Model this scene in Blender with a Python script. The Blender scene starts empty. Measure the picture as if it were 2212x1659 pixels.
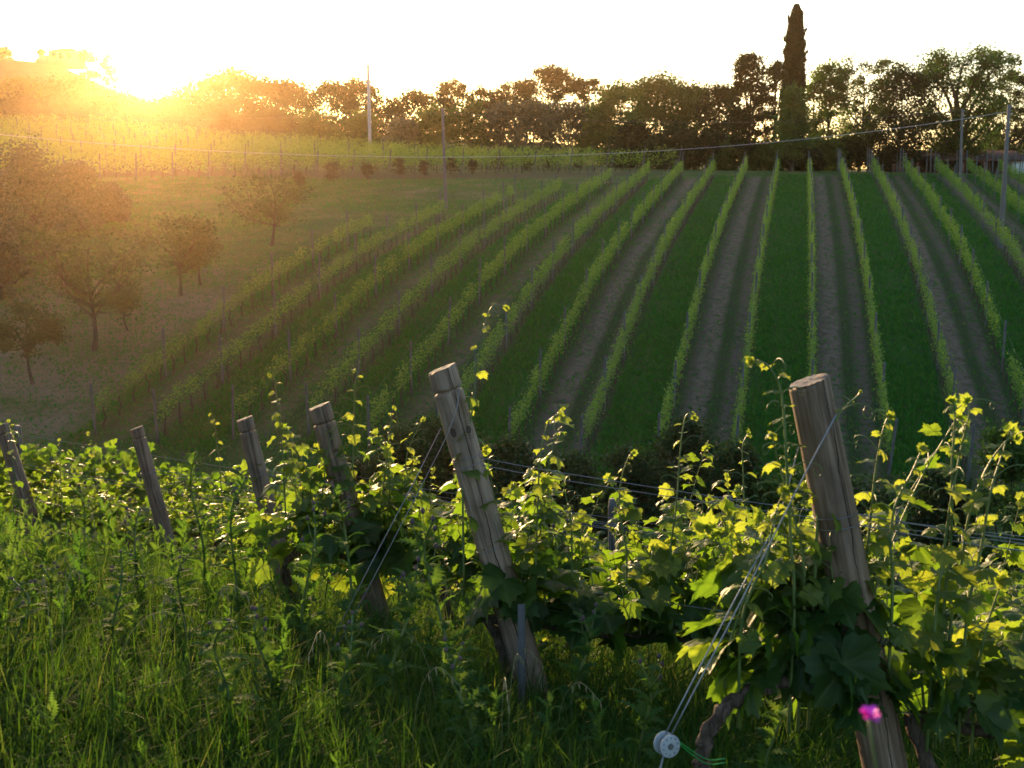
import bpy, math, numpy as np
from mathutils import Vector, Matrix

# ---------------------------------------------------------------- camera, sky, sun, exposure
S = bpy.context.scene
COL = S.collection
F_PX, CX, CY = 2484.0, 1106.0, 829.5              # focal length etc. measured on a 2212 px wide view
PITCH = math.atan(429.5 / F_PX)
cam = bpy.data.objects.new('camera', bpy.data.cameras.new('camera'))
COL.objects.link(cam)
cam.location = (0, 0, 0)
cam.rotation_euler = (math.pi / 2 - PITCH, 0, 0)
cam.data.sensor_width = 36
cam.data.lens = 36 * F_PX / 2212
cam.data.clip_start = 0.05
cam.data.clip_end = 3000
cam.data.dof.use_dof = True; cam.data.dof.focus_distance = 6.0; cam.data.dof.aperture_fstop = 6.3
S.camera = cam

SUN_AZ, SUN_EL = math.radians(-16.9), math.radians(5.6)     # azimuth measured from +y towards +x
W = bpy.data.worlds.new('World'); S.world = W; W.use_nodes = True
nt = W.node_tree; nt.nodes.clear()
sky = nt.nodes.new('ShaderNodeTexSky'); sky.sky_type = 'NISHITA'; sky.sun_disc = False
sky.sun_elevation = SUN_EL; sky.sun_rotation = SUN_AZ
sky.air_density = 0.9; sky.dust_density = 1.6; sky.ozone_density = 1.6
bg = nt.nodes.new('ShaderNodeBackground'); bg.inputs['Strength'].default_value = 0.15
wo = nt.nodes.new('ShaderNodeOutputWorld')
nt.links.new(sky.outputs[0], bg.inputs[0]); nt.links.new(bg.outputs[0], wo.inputs[0])

sd = np.array([math.sin(SUN_AZ) * math.cos(SUN_EL), math.cos(SUN_AZ) * math.cos(SUN_EL), math.sin(SUN_EL)])
lamp = bpy.data.lights.new('sun', 'SUN'); lamp.energy = 3.3; lamp.angle = math.radians(0.5)
lamp.color = (1.0, 0.66, 0.32)
sun = bpy.data.objects.new('sun', lamp); COL.objects.link(sun)
sun.rotation_euler = Vector(-sd).to_track_quat('-Z', 'Y').to_euler()

S.view_settings.view_transform = 'Standard'
S.view_settings.look = 'None'
S.view_settings.exposure = 1.95
S.view_settings.gamma = 1.0
S.render.engine = 'CYCLES'
S.cycles.use_denoising = True
S.cycles.max_bounces = 7
S.cycles.diffuse_bounces = 3
S.cycles.glossy_bounces = 2
S.cycles.transmission_bounces = 5
S.cycles.volume_bounces = 0
S.cycles.transparent_max_bounces = 4
S.cycles.caustics_reflective = False
S.cycles.caustics_refractive = False
S.cycles.sample_clamp_indirect = 6

# ---------------------------------------------------------------- pixel maths (2212 x 1659 view -> world point)
cp, sp = math.cos(PITCH), math.sin(PITCH)
def ray(u, v):
    a = (u - CX) / F_PX; b = -(v - CY) / F_PX
    return np.array([a, cp + b * sp, -sp + b * cp])
def at(u, v, d):            # d = depth along the view axis
    return ray(u, v) * d
def at_y(u, v, y):          # y = world distance
    r = ray(u, v); return r * (y / r[1])

# ---------------------------------------------------------------- terrain
FY = np.array([26, 31, 36.8, 42, 46.8, 51.8, 61.4, 71.5, 80, 90.3, 97])
FZ = np.array([-9.75, -9.85, -9.25, -7.85, -6.65, -5.25, -3.45, -2.05, -1.0, 0.25, 0.9])
def smooth(a, b, x):
    t = np.clip((x - a) / (b - a), 0, 1); return t * t * (3 - 2 * t)
def lump(x, y, s, seed):
    r = np.random.RandomState(seed); o = 0
    for i in range(5):
        k = r.normal(0, 1, 2) / s; ph = r.rand() * 6.28
        o = o + np.sin(k[0] * x + k[1] * y + ph)
    return o / 5
def terrain(x, y):
    x = np.asarray(x, float); y = np.asarray(y, float)
    xc = np.clip(x, -11, 9)
    yc = np.clip(y, -3, 9)
    near = -1.45 - 0.08 * yc - 0.0175 * yc * yc - 0.16 * xc * (1 - smooth(12, 26, y)) - 0.395 * np.clip(y - 9, 0, 17)
    far = np.interp(y, FY, FZ)
    far = (np.interp(y - 2, FY, FZ) + far + np.interp(y + 2, FY, FZ)) / 3
    w = smooth(21.5, 27.5, y)
    z = near * (1 - w) + far * w
    az = x / np.maximum(y, 20)
    # rising plateau that carries the upper vineyard (steeper towards the left)
    sl = np.interp(az, [-.45, -.12, .12, .3], [.100, .064, .028, .004])
    z = z + np.clip(y - 96, 0, 110) * sl
    # hill on the left horizon
    hl = np.interp(az, [-0.6, -0.46, -0.385, -0.34, -0.30, -0.24, -0.15, 0.0, 0.3], [23, 21, 20, 14.5, 9.0, 8, 6, 5, 3])
    z = z + hl * smooth(215, 315, y)
    z = z + 0.35 * lump(x, y, 14, 3) * smooth(26, 60, y) + 0.05 * lump(x, y, 2.2, 5) * smooth(3, 8, y) + 0.9 * lump(x, y, 30, 8) * smooth(120, 200, y)
    return z
def gz(x, y): return float(terrain(x, y))
def on_ground(u, v, h=0.0, y0=20):       # where the ray through a pixel meets the ground (+h)
    r = ray(u, v); r = r / r[1]
    ys = np.linspace(y0, 400, 6000)
    d = r[2] * ys - terrain(r[0] * ys, ys) - h
    k = np.argmax(d < 0)
    return np.array([r[0] * ys[k], ys[k], float(terrain(r[0] * ys[k], ys[k]))])

# ---------------------------------------------------------------- mesh helper
class MB:
    def __init__(s): s.v = []; s.f = {}; s.n = 0; s.a = {}
    def add(s, V, F, **attrs):
        V = np.asarray(V, np.float32).reshape(-1, 3)
        for q in (F if isinstance(F, (list, tuple)) else [F]):
            q = np.asarray(q, np.int64)
            if q.size: s.f.setdefault(q.shape[1], []).append(q + s.n)
        for k in set(list(s.a) + list(attrs)):
            if k not in s.a: s.a[k] = [np.zeros(s.n, np.float32)]
            val = attrs.get(k, 0.0)
            s.a[k].append(np.broadcast_to(np.asarray(val, np.float32), (len(V),)))
        s.v.append(V); s.n += len(V)
    def build(s, name, mat, parent=None, smooth=False, loc=None, rot=None):
        me = bpy.data.meshes.new(name)
        V = np.concatenate(s.v) if s.v else np.zeros((0, 3), np.float32)
        me.vertices.add(len(V)); me.vertices.foreach_set('co', V.ravel())
        L = []; st = []; c = 0
        for k, lst in s.f.items():
            q = np.concatenate(lst); L.append(q.ravel())
            st.append(c + np.arange(len(q)) * k); c += q.size
        if L:
            L = np.concatenate(L).astype(np.int32); st = np.concatenate(st).astype(np.int32)
            me.loops.add(len(L)); me.loops.foreach_set('vertex_index', L)
            me.polygons.add(len(st)); me.polygons.foreach_set('loop_start', st)
            if smooth: me.polygons.foreach_set('use_smooth', np.ones(len(st), bool))
        me.update(calc_edges=True)
        for k, lst in s.a.items():
            at_ = me.attributes.new(k, 'FLOAT', 'POINT'); at_.data.foreach_set('value', np.concatenate(lst))
        me.materials.append(mat)
        o = bpy.data.objects.new(name, me); COL.objects.link(o)
        if parent is not None: o.parent = parent
        if loc is not None: o.location = loc
        if rot is not None: o.rotation_euler = rot
        return o

def tag(o, label=None, cat=None, group=None, kind=None):
    if label: o['label'] = label
    if cat: o['category'] = cat
    if group: o['group'] = group
    if kind: o['kind'] = kind
    return o
def thing(name, label, cat, loc=(0, 0, 0), group=None, rotz=0):
    o = bpy.data.objects.new(name, None); COL.objects.link(o)
    o.empty_display_size = 0.2
    o.location = loc; o.rotation_euler = (0, 0, rotz)
    return tag(o, label, cat, group)
def copy_tree(o, parent=None):
    c = o.copy(); COL.objects.link(c); c.parent = parent
    for ch in list(o.children): copy_tree(ch, c)
    return c

def tube(P, R, n=6, cap=True):
    P = np.asarray(P, float); R = np.broadcast_to(np.asarray(R, float), (len(P),))
    T = np.gradient(P, axis=0); T /= np.linalg.norm(T, axis=1)[:, None] + 1e-9
    ref = np.array([0.0, 0, 1]) if abs(T[:, 2]).mean() < 0.8 else np.array([1.0, 0, 0])
    A = np.cross(T, ref); A /= np.linalg.norm(A, axis=1)[:, None] + 1e-9
    B = np.cross(T, A)
    th = np.arange(n) * 2 * np.pi / n
    V = P[:, None] + R[:, None, None] * (np.cos(th)[None, :, None] * A[:, None] + np.sin(th)[None, :, None] * B[:, None])
    k = len(P); i = np.arange(k - 1)[:, None] * n; j = np.arange(n)[None]; j2 = (j + 1) % n
    Q = np.stack([i + j, i + j2, i + n + j2, i + n + j], -1).reshape(-1, 4)
    Fs = [Q]
    if cap: Fs += [np.array([np.arange(n)[::-1]]), np.array([(k - 1) * n + np.arange(n)])]
    return V.reshape(-1, 3), Fs
def box(c, s, rz=0.0):
    c = np.asarray(c, float); h = np.asarray(s, float) / 2
    V = np.array([[x, y, z] for z in (-1, 1) for y in (-1, 1) for x in (-1, 1)], float) * h
    ca, sa = math.cos(rz), math.sin(rz)
    V = V @ np.array([[ca, sa, 0], [-sa, ca, 0], [0, 0, 1]]) + c
    return V, np.array([[0, 2, 3, 1], [4, 5, 7, 6], [0, 1, 5, 4], [2, 6, 7, 3], [0, 4, 6, 2], [1, 3, 7, 5]])
def spline(pts, n=12):
    P = np.asarray(pts, float); m = len(P)
    Q = np.vstack([2 * P[0] - P[1], P, 2 * P[-1] - P[-2]])
    out = []
    for i in range(m - 1):
        p0, p1, p2, p3 = Q[i:i + 4]
        for t in np.linspace(0, 1, n, endpoint=False):
            out.append(0.5 * ((2 * p1) + (-p0 + p2) * t + (2 * p0 - 5 * p1 + 4 * p2 - p3) * t ** 2 + (-p0 + 3 * p1 - 3 * p2 + p3) * t ** 3))
    out.append(P[-1]); return np.array(out)

# ---- scatter a small template many times
def frames(T, N):
    """rotation matrices with y = T (tip direction), z close to N"""
    T = T / (np.linalg.norm(T, axis=1)[:, None] + 1e-9)
    X = np.cross(T, N); X /= np.linalg.norm(X, axis=1)[:, None] + 1e-9
    Z = np.cross(X, T)
    return np.stack([X, T, Z], -1)
def scatter(mb, tv, tf, C, R, Sc, tone=0.5, extra=None):
    k = len(tv); n = len(C)
    if n == 0: return
    Sc = np.asarray(Sc, float)
    if Sc.ndim == 1: Sc = Sc[:, None]
    V = np.einsum('nij,nkj->nki', R, tv[None] * Sc[:, None, :]) + np.asarray(C)[:, None]
    off = (np.arange(n) * k)[:, None, None]
    Fs = [(np.asarray(q)[None] + off).reshape(-1, np.asarray(q).shape[1]) for q in tf]
    at_ = dict(tone=np.repeat(np.broadcast_to(tone, (n,)), k))
    if extra:
        for kk, vv in extra.items(): at_[kk] = np.tile(vv, n)
    mb.add(V.reshape(-1, 3), Fs, **at_)
def rand_frames(r, n, up=0.3, droop=0.0):
    T = r.normal(0, 1, (n, 3)); T[:, 2] = T[:, 2] * 0.6 - droop
    N = r.normal(0, 1, (n, 3)) * (1 - up) + np.array([0, 0, 1.0]) * up * 2
    return frames(T, N)

def grape_leaf(n_half, serr, seed=0, curl=0.25):
    """five-lobed toothed leaf; petiole joint at the origin, tip at +y, length 1"""
    r = np.random.RandomState(seed)
    ka = np.array([0, 10, 22, 36, 48, 60, 76, 92, 108, 124, 142, 158, 170, 180])
    kr = np.array([1.0, .86, .70, .80, .92, .80, .62, .70, .76, .72, .64, .56, .34, .08])
    kr = kr * (1 + r.normal(0, .03, len(kr)))
    th = np.linspace(0, 180, n_half + 1)
    rr = np.interp(th, ka, kr)
    rr = rr * (1 + serr * np.where(np.arange(n_half + 1) % 2 == 0, 1, -1))
    rr[-1] = .08
    A = np.radians(np.concatenate([th, 360 - th[1:-1][::-1]])); RR = np.concatenate([rr, rr[1:-1][::-1]])
    RR = RR * (1 + r.normal(0, .02, len(RR)))
    m = len(A); ox, oy = RR * np.sin(A), RR * np.cos(A)
    P = [np.array([[0, 0]])] + [np.stack([ox * f, oy * f], 1) for f in (0.5, 1.0)]
    P = np.concatenate(P)
    rad = np.hypot(P[:, 0], P[:, 1]); ang = np.arctan2(P[:, 0], P[:, 1])
    fold = r.uniform(.05, .3)
    z = -curl * rad ** 2 + fold * np.abs(P[:, 0]) + .06 * rad * np.sin(5 * ang + r.rand() * 6) + r.normal(0, .012, len(P))
    V = np.column_stack([P, z])
    j = np.arange(m); j2 = (j + 1) % m
    tri = np.stack([np.zeros(m, int), 1 + j2, 1 + j], -1)
    quad = np.stack([1 + j, 1 + j2, 1 + m + j2, 1 + m + j], -1)
    veins = np.radians([0, 48, -48, 108, -108])
    dv = np.min(np.abs((ang[:, None] - veins + np.pi) % (2 * np.pi) - np.pi), axis=1)
    vein = np.clip(1 - dv / np.radians(6), 0, 1); vein[0] = 1
    return V, [tri, quad], vein
LEAF_HI = [grape_leaf(22, .06, s, c) for s, c in [(0, .15), (1, .35), (2, .5), (3, .25), (4, .05), (5, .65)]]
LEAF_MID = [grape_leaf(13, .0, s, c) for s, c in [(6, .2), (7, .45), (8, .6)]]
KITE = (np.array([[0, -.5, 0], [.36, .05, .10], [0, .5, -.05], [-.36, .05, .10]]), [np.array([[0, 1, 2, 3]])])
FOLDED = (np.array([[0, -.5, 0], [.34, -.15, .13], [.26, .25, .10], [0, .55, -.12], [-.26, .25, .10], [-.34, -.15, .13]]),
          [np.array([[0, 1, 2, 3], [0, 3, 4, 5]])])
def leaves(mb, r, C, R, Sc, tone, kit):
    which = r.randint(0, len(kit), len(C))
    for i, L in enumerate(kit):
        k = which == i
        if k.any(): scatter(mb, L[0], L[1], C[k], R[k], Sc[k], tone[k], dict(vein=L[2]))

# ---------------------------------------------------------------- materials
class NT:
    def __init__(s, name):
        s.m = bpy.data.materials.new(name); s.m.use_nodes = True
        s.t = s.m.node_tree; s.t.nodes.clear()
        s.out = s.t.nodes.new('ShaderNodeOutputMaterial')
    def n(s, typ, **kw):
        o = s.t.nodes.new('ShaderNode' + typ)
        for k, v in kw.items():
            if k.startswith('i_'): pass
            else: setattr(o, k, v)
        return o
    def l(s, a, b): s.t.links.new(a, b)
    def val(s, sock, v):
        if hasattr(v, 'is_output'): s.l(v, sock)
        else: sock.default_value = v
    def math(s, op, a, b=0.0, c=None, clamp=False):
        o = s.n('Math', operation=op, use_clamp=clamp); s.val(o.inputs[0], a); s.val(o.inputs[1], b)
        if c is not None: s.val(o.inputs[2], c)
        return o.outputs[0]
    def noise(s, vec, scale, detail=3, rough=0.55, dist=0.0):
        o = s.n('TexNoise'); s.l(vec, o.inputs['Vector']); o.inputs['Scale'].default_value = scale
        o.inputs['Detail'].default_value = detail; o.inputs['Roughness'].default_value = rough; o.inputs['Distortion'].default_value = dist
        return o.outputs['Fac']
    def ramp(s, fac, stops, interp='LINEAR'):
        o = s.n('ValToRGB'); s.val(o.inputs[0], fac); e = o.color_ramp.elements; o.color_ramp.interpolation = interp
        while len(e) < len(stops): e.new(0.5)
        for el, (p, c) in zip(e, stops): el.position = p; el.color = (*c, 1) if len(c) == 3 else c
        return o.outputs[0]
    def mix(s, fac, a, b, mode='MIX'):
        o = s.n('Mix', data_type='RGBA', blend_type=mode); s.val(o.inputs[0], fac)
        for i, v in ((6, a), (7, b)):
            if hasattr(v, 'is_output'): s.l(v, o.inputs[i])
            else: o.inputs[i].default_value = (*v, 1)
        return o.outputs[2]
    def attr(s, name):
        return s.n('Attribute', attribute_name=name).outputs['Fac']
    def obj(s): return s.n('TexCoord').outputs['Object']
    def mapping(s, vec, sc=(1, 1, 1), rot=(0, 0, 0)):
        o = s.n('Mapping'); s.l(vec, o.inputs[0]); o.inputs['Scale'].default_value = sc; o.inputs['Rotation'].default_value = rot
        return o.outputs[0]
    def bsdf(s, col, rough=0.7, spec=0.3, metal=0.0):
        o = s.n('BsdfPrincipled')
        if hasattr(col, 'is_output'): s.l(col, o.inputs['Base Color'])
        else: o.inputs['Base Color'].default_value = (*col, 1)
        s.val(o.inputs['Roughness'], rough); o.inputs['Specular IOR Level'].default_value = spec; o.inputs['Metallic'].default_value = metal
        return o
    def bump(s, h, strength=0.5, dist=0.02):
        o = s.n('Bump'); s.l(h, o.inputs['Height']); o.inputs['Strength'].default_value = strength; o.inputs['Distance'].default_value = dist
        return o.outputs[0]
    def end(s, sh): s.l(sh, s.out.inputs[0]); return s.m

def leaf_mat(name, ref, trans, tmix=0.5, rough=0.45, spec=0.35, vein=False, nscale=30):
    m = NT(name); tone = m.attr('tone'); o = m.obj()
    nz = m.noise(o, nscale, 2)
    f = m.math('ADD', tone, m.math('MULTIPLY', m.math('SUBTRACT', nz, 0.5), 0.35), clamp=True)
    c1 = m.ramp(f, [(i / (len(ref) - 1), c) for i, c in enumerate(ref)])
    c2 = m.ramp(f, [(i / (len(trans) - 1), c) for i, c in enumerate(trans)])
    if vein:
        v = m.math('POWER', m.attr('vein'), 2.5)
        c1 = m.mix(m.math('MULTIPLY', v, 0.5), c1, (.20, .26, .09)); c2 = m.mix(m.math('MULTIPLY', v, 0.55), c2, (.10, .16, .02))
    b = m.bsdf(c1, rough, spec)
    t = m.n('BsdfTranslucent'); m.l(c2, t.inputs[0])
    if vein:
        h = m.bump(m.math('ADD', m.math('MULTIPLY', m.attr('vein'), -1.0), m.noise(o, 60, 3)), 0.35, 0.004)
        m.l(h, b.inputs['Normal'])
    mx = m.n('MixShader'); mx.inputs[0].default_value = tmix
    m.l(b.outputs[0], mx.inputs[1]); m.l(t.outputs[0], mx.inputs[2])
    return m.end(mx.outputs[0])
M = {}
M['vine_leaf'] = leaf_mat('vine_leaf', [(.022, .060, .016), (.036, .085, .018), (.085, .13, .03)],
                          [(.09, .20, .010), (.18, .31, .014), (.40, .47, .04)], 0.58, 0.48, 0.32, vein=True)
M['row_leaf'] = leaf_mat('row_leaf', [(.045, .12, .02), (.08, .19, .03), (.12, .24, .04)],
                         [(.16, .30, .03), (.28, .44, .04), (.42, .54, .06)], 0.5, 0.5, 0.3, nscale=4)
M['grass'] = leaf_mat('grass', [(.016, .050, .007), (.028, .076, .010), (.08, .11, .03)],
                      [(.04, .115, .006), (.08, .17, .010), (.22, .25, .04)], 0.38, 0.7, 0.1, nscale=3)
M['meadow'] = leaf_mat('meadow', [(.020, .11, .014), (.04, .16, .02), (.12, .16, .05)],
                       [(.04, .19, .012), (.07, .28, .02), (.22, .27, .06)], 0.4, 0.6, 0.2, nscale=1)
M['weed'] = leaf_mat('weed', [(.028, .070, .022), (.045, .10, .03), (.07, .13, .04)],
                     [(.07, .18, .015), (.12, .25, .02), (.20, .30, .04)], 0.42, 0.8, 0.02, nscale=8)
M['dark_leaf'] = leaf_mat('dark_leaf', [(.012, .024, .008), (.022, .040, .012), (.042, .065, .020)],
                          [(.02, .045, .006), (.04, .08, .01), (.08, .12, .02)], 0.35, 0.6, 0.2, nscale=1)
M['green_leaf'] = leaf_mat('green_leaf', [(.035, .075, .016), (.06, .12, .026), (.10, .17, .04)],
                           [(.06, .13, .01), (.12, .22, .02), (.20, .30, .03)], 0.45, 0.55, 0.25, nscale=1)
M['olive_leaf'] = leaf_mat('olive_leaf', [(.035, .06, .03), (.06, .09, .05), (.10, .13, .08)],
                           [(.04, .07, .015), (.06, .09, .02), (.09, .12, .03)], 0.2, 0.5, 0.35, nscale=1)
M['orchard_leaf'] = leaf_mat('orchard_leaf', [(.022, .045, .012), (.038, .07, .016), (.06, .10, .025)],
                             [(.03, .07, .008), (.06, .11, .010), (.10, .15, .02)], 0.3, 0.5, 0.3, nscale=1)
M['shrub_leaf'] = leaf_mat('shrub_leaf', [(.020, .034, .012), (.035, .060, .020), (.075, .10, .035)], [(.02, .05, .006), (.05, .10, .012), (.10, .16, .02)], 0.35, 0.6, 0.2, nscale=1)
M['rose_leaf'] = leaf_mat('rose_leaf', [(.028, .022, .012), (.045, .04, .018), (.07, .06, .03)],
                          [(.04, .03, .01), (.07, .06, .015), (.1, .08, .02)], 0.3, 0.6, 0.2, nscale=1)

def wood_mat(name, a, b, c, crack=True, grain=7.0, knots=()):
    m = NT(name); o = m.obj()
    g = m.noise(m.mapping(o, (grain * 6, grain * 6, 1.6)), 1.6, 5, .6, .6)
    big = m.noise(m.mapping(o, (6, 6, 2.4)), 1.7, 3)
    col = m.ramp(g, [(0.30, a), (0.5, b), (0.72, c)])
    col = m.mix(m.math('MULTIPLY', m.ramp(big, [(.45, (0, 0, 0)), (.68, (1, 1, 1))]), .55), col, tuple(x * .45 for x in a))
    h = g
    if crack:
        sx = m.n('SeparateXYZ'); m.l(o, sx.inputs[0])
        wob = m.math('MULTIPLY', m.math('SUBTRACT', m.noise(m.mapping(o, (0, 0, 1)), 4.5, 3), .5), 0.045)
        d = m.math('ABSOLUTE', m.math('SUBTRACT', m.math('ADD', sx.outputs[0], wob), m.math('MULTIPLY', sx.outputs[2], 0.018)))
        wd = m.math('MULTIPLY', m.math('SUBTRACT', m.noise(m.mapping(o, (0, 0, 1)), 5.0, 3), .28), 0.0068)
        line = m.math('LESS_THAN', d, wd)
        front = m.math('LESS_THAN', sx.outputs[1], 0.0)
        line = m.math('MULTIPLY', line, front)
        col = m.mix(line, col, (.012, .009, .008))
        h = m.math('SUBTRACT', g, m.math('MULTIPLY', line, 2.0))
        for (kx, kz, kr) in knots:
            dx = m.math('SUBTRACT', sx.outputs[0], kx); dz = m.math('MULTIPLY', m.math('SUBTRACT', sx.outputs[2], kz), 0.62)
            rr = m.math('SQRT', m.math('ADD', m.math('MULTIPLY', dx, dx), m.math('MULTIPLY', dz, dz)))
            rings = m.math('MULTIPLY', m.math('ADD', m.math('SINE', m.math('MULTIPLY', rr, 900.0)), 1.0), .5)
            near = m.math('MULTIPLY', m.math('LESS_THAN', rr, kr * 2.4), front)
            col = m.mix(m.math('MULTIPLY', m.math('MULTIPLY', rings, near), .45), col, tuple(x * .5 for x in a))
            col = m.mix(m.math('MULTIPLY', m.math('MULTIPLY', m.math('LESS_THAN', rr, kr), front), .8), col, (.035, .024, .018))
    bs = m.bsdf(col, .8, .25); m.l(m.bump(h, .5, .006), bs.inputs['Normal'])
    return m.end(bs.outputs[0])
M['post'] = wood_mat('weathered_post', (.085, .052, .034), (.18, .12, .082), (.30, .215, .16))
M['post_knot'] = wood_mat('knotty_post', (.13, .08, .055), (.26, .18, .13), (.38, .29, .22), knots=((-.020, 1.265, .012), (.040, 1.26, .010)))
M['old_post'] = wood_mat('grey_stake', (.07, .065, .06), (.13, .125, .12), (.21, .205, .20), crack=False)
def end_mat():
    m = NT('end_grain'); o = m.obj(); sx = m.n('SeparateXYZ'); m.l(o, sx.inputs[0])
    x2 = m.math('ADD', m.math('MULTIPLY', sx.outputs[0], sx.outputs[0]), m.math('MULTIPLY', sx.outputs[1], sx.outputs[1]))
    rr = m.math('ADD', m.math('SQRT', x2), m.math('MULTIPLY', m.noise(o, 25, 3), .012)); w_ = m.math('SINE', m.math('MULTIPLY', rr, 1500.0))
    c = m.ramp(m.math('ADD', m.math('MULTIPLY', w_, .25), m.noise(o, 60, 4)), [(.3, (.10, .085, .075)), (.8, (.30, .27, .25))])
    b = m.bsdf(c, .85, .2); m.l(m.bump(w_, .4, .002), b.inputs['Normal']); return m.end(b.outputs[0])
M['end_grain'] = end_mat()
def bark_mat(name, a, b, scale=40):
    m = NT(name); o = m.obj()
    g = m.noise(m.mapping(o, (1, 1, .22)), scale, 5, .65, .8)
    col = m.ramp(g, [(0.35, a), (0.65, b)])
    bs = m.bsdf(col, .9, .15); m.l(m.bump(g, .9, .012), bs.inputs['Normal'])
    return m.end(bs.outputs[0])
M['vine_bark'] = bark_mat('vine_bark', (.030, .020, .014), (.13, .095, .072), 60)
M['bark'] = bark_mat('bark', (.03, .024, .018), (.10, .08, .06), 9)
M['green_stem'] = (lambda m: m.end(m.bsdf(m.ramp(m.noise(m.obj(), 12), [(.3, (.06, .11, .03)), (.7, (.14, .17, .05))]), .45, .4).outputs[0]))(NT('green_stem'))
def plain(name, col, rough=.6, metal=0.0, spec=.4, var=.25, sc=20):
    m = NT(name); n_ = m.noise(m.obj(), sc, 4)
    c = m.mix(n_, tuple(x * (1 - var) for x in col), tuple(min(1, x * (1 + var)) for x in col))
    b = m.bsdf(c, rough, spec, metal); m.l(m.bump(n_, .15, .003), b.inputs['Normal'])
    return m.end(b.outputs[0])
M['wire'] = plain('galvanised_wire', (.20, .20, .22), .5, .6)
M['cable'] = plain('aerial_cable', (.55, .57, .62), .45, .2)
M['guy'] = plain('new_wire', (.24, .25, .27), .5, .5)
M['thin'] = plain('dull_cable', (.16, .15, .15), .6)
M['reel'] = plain('grey_plastic', (.30, .32, .35), .55, 0, .4, .35, 90)
M['stake'] = plain('zinc_stake', (.10, .10, .10), .85, .0, .1, .4, 15)
M['hole'] = plain('dark_recess', (.02, .02, .02), .9)
M['tie'] = plain('green_tie', (.02, .30, .06), .4)
M['concrete'] = plain('concrete', (.42, .40, .38), .8, var=.15, sc=4)
M['pole'] = plain('tarred_pole', (.13, .12, .115), .8, var=.3, sc=6)
M['pink'] = plain('pink_petal', (.85, .06, .62), .6, var=.2, sc=60)
M['thistle_head'] = plain('thistle_bud', (.09, .06, .06), .95, var=.3, sc=80)
M['seed'] = plain('straw_seed', (.22, .19, .09), .6, var=.25, sc=20)
M['bud'] = leaf_mat('flower_bud', [(.05, .09, .02), (.09, .13, .03), (.14, .17, .05)], [(.1, .2, .02), (.2, .3, .03), (.3, .4, .05)], .3)
M['plaster'] = plain('plaster', (.62, .64, .66), .85, var=.08, sc=2)
M['ochre'] = plain('ochre_wall', (.42, .32, .22), .85, var=.12, sc=1)
M['brick'] = plain('brick_wall', (.20, .09, .065), .85, var=.25, sc=8)
def tile_mat():
    m = NT('roof_tile'); o = m.obj()
    w = m.n('TexWave', wave_type='BANDS', bands_direction='X'); m.l(o, w.inputs[0]); w.inputs['Scale'].default_value = 5.0; w.inputs['Distortion'].default_value = .6
    c = m.mix(m.noise(o, 3, 4), (.05, .025, .022), (.11, .06, .05)); c = m.mix(m.math('MULTIPLY', w.outputs['Fac'], .35), c, (.05, .03, .025))
    b = m.bsdf(c, .85, .2); m.l(m.bump(w.outputs['Fac'], .6, .05), b.inputs['Normal']); return m.end(b.outputs[0])
M['tile'] = tile_mat()
M['dark_wood'] = plain('dark_timber', (.05, .035, .03), .8)

ROW_X0, ROW_M, ROW_S = -1.7, 0.2455, 2.5
def ground_mat():
    m = NT('ground'); o = m.obj(); sx = m.n('SeparateXYZ'); m.l(o, sx.inputs[0])
    n1 = m.noise(o, 0.35, 5, .6); n2 = m.noise(o, 3.0, 5, .65); n3 = m.noise(o, 14.0, 4, .7); n4 = m.noise(m.mapping(o, (1, .25, 1), (0, 0, -.24)), 1.2, 4)
    # meadow
    dry = m.math('ADD', m.math('MULTIPLY', m.attr('dry'), .55), m.math('MULTIPLY', n1, .75))
    dry = m.math('ADD', dry, m.math('MULTIPLY', m.math('SUBTRACT', n2, .5), .5))
    mead = m.ramp(dry, [(.32, (.055, .13, .024)), (.52, (.13, .17, .05)), (.75, (.31, .25, .16))])
    # alley pattern between the vine rows
    ph = m.math('DIVIDE', m.math('SUBTRACT', sx.outputs[0], m.math('ADD', m.math('MULTIPLY', sx.outputs[1], ROW_M), ROW_X0)), ROW_S * 2)
    ph = m.math('ADD', ph, m.math('MULTIPLY', m.math('SUBTRACT', n4, .5), .045))
    fr = m.math('FRACT', ph)
    # 0 .. .5 green alley, .5 .. 1 bare alley with wheel tracks
    G = (.034, .14, .022); G2 = (.052, .18, .026); Br = (.29, .21, .155); Bd = (.19, .15, .11); E_ = (.065, .105, .034)
    pat = m.ramp(fr, [(0, E_), (.05, G), (.25, G2), (.45, G), (.52, E_), (.585, Bd), (.635, Br), (.715, Br), (.765, E_), (.82, E_), (.875, Bd), (.93, Bd), (.97, E_)])
    pat = m.mix(m.ramp(n2, [(.46, (0, 0, 0)), (.66, (.8, .8, .8))]), pat, m.mix(m.ramp(n1, [(.4, (0, 0, 0)), (.6, (1, 1, 1))]), (.035, .085, .02), (.13, .11, .07)))
    # greener, grassier alleys towards the left
    pat = m.mix(m.math('MULTIPLY', m.attr('grassy'), .55), pat, mead)
    base = m.mix(m.attr('vin'), mead, pat)
    base = m.mix(m.math('MULTIPLY', m.attr('plow'), m.ramp(n2, [(.35, (.35, .35, .35)), (.6, (1, 1, 1))])), base, m.mix(n1, (.15, .115, .08), (.07, .10, .035)))
    soil = m.mix(n2, (.05, .04, .025), (.04, .06, .02))
    base = m.mix(m.attr('near'), base, soil)
    base = m.mix(m.ramp(n3, [(.35, (.45, .45, .45)), (.6, (0, 0, 0))]), base, (.02, .028, .01))
    b = m.bsdf(base, .95, .1)
    h = m.math('ADD', m.math('MULTIPLY', n2, .6), n3)
    m.l(m.bump(h, 1.0, .2), b.inputs['Normal'])
    return m.end(b.outputs[0])
M['ground'] = ground_mat()

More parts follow.
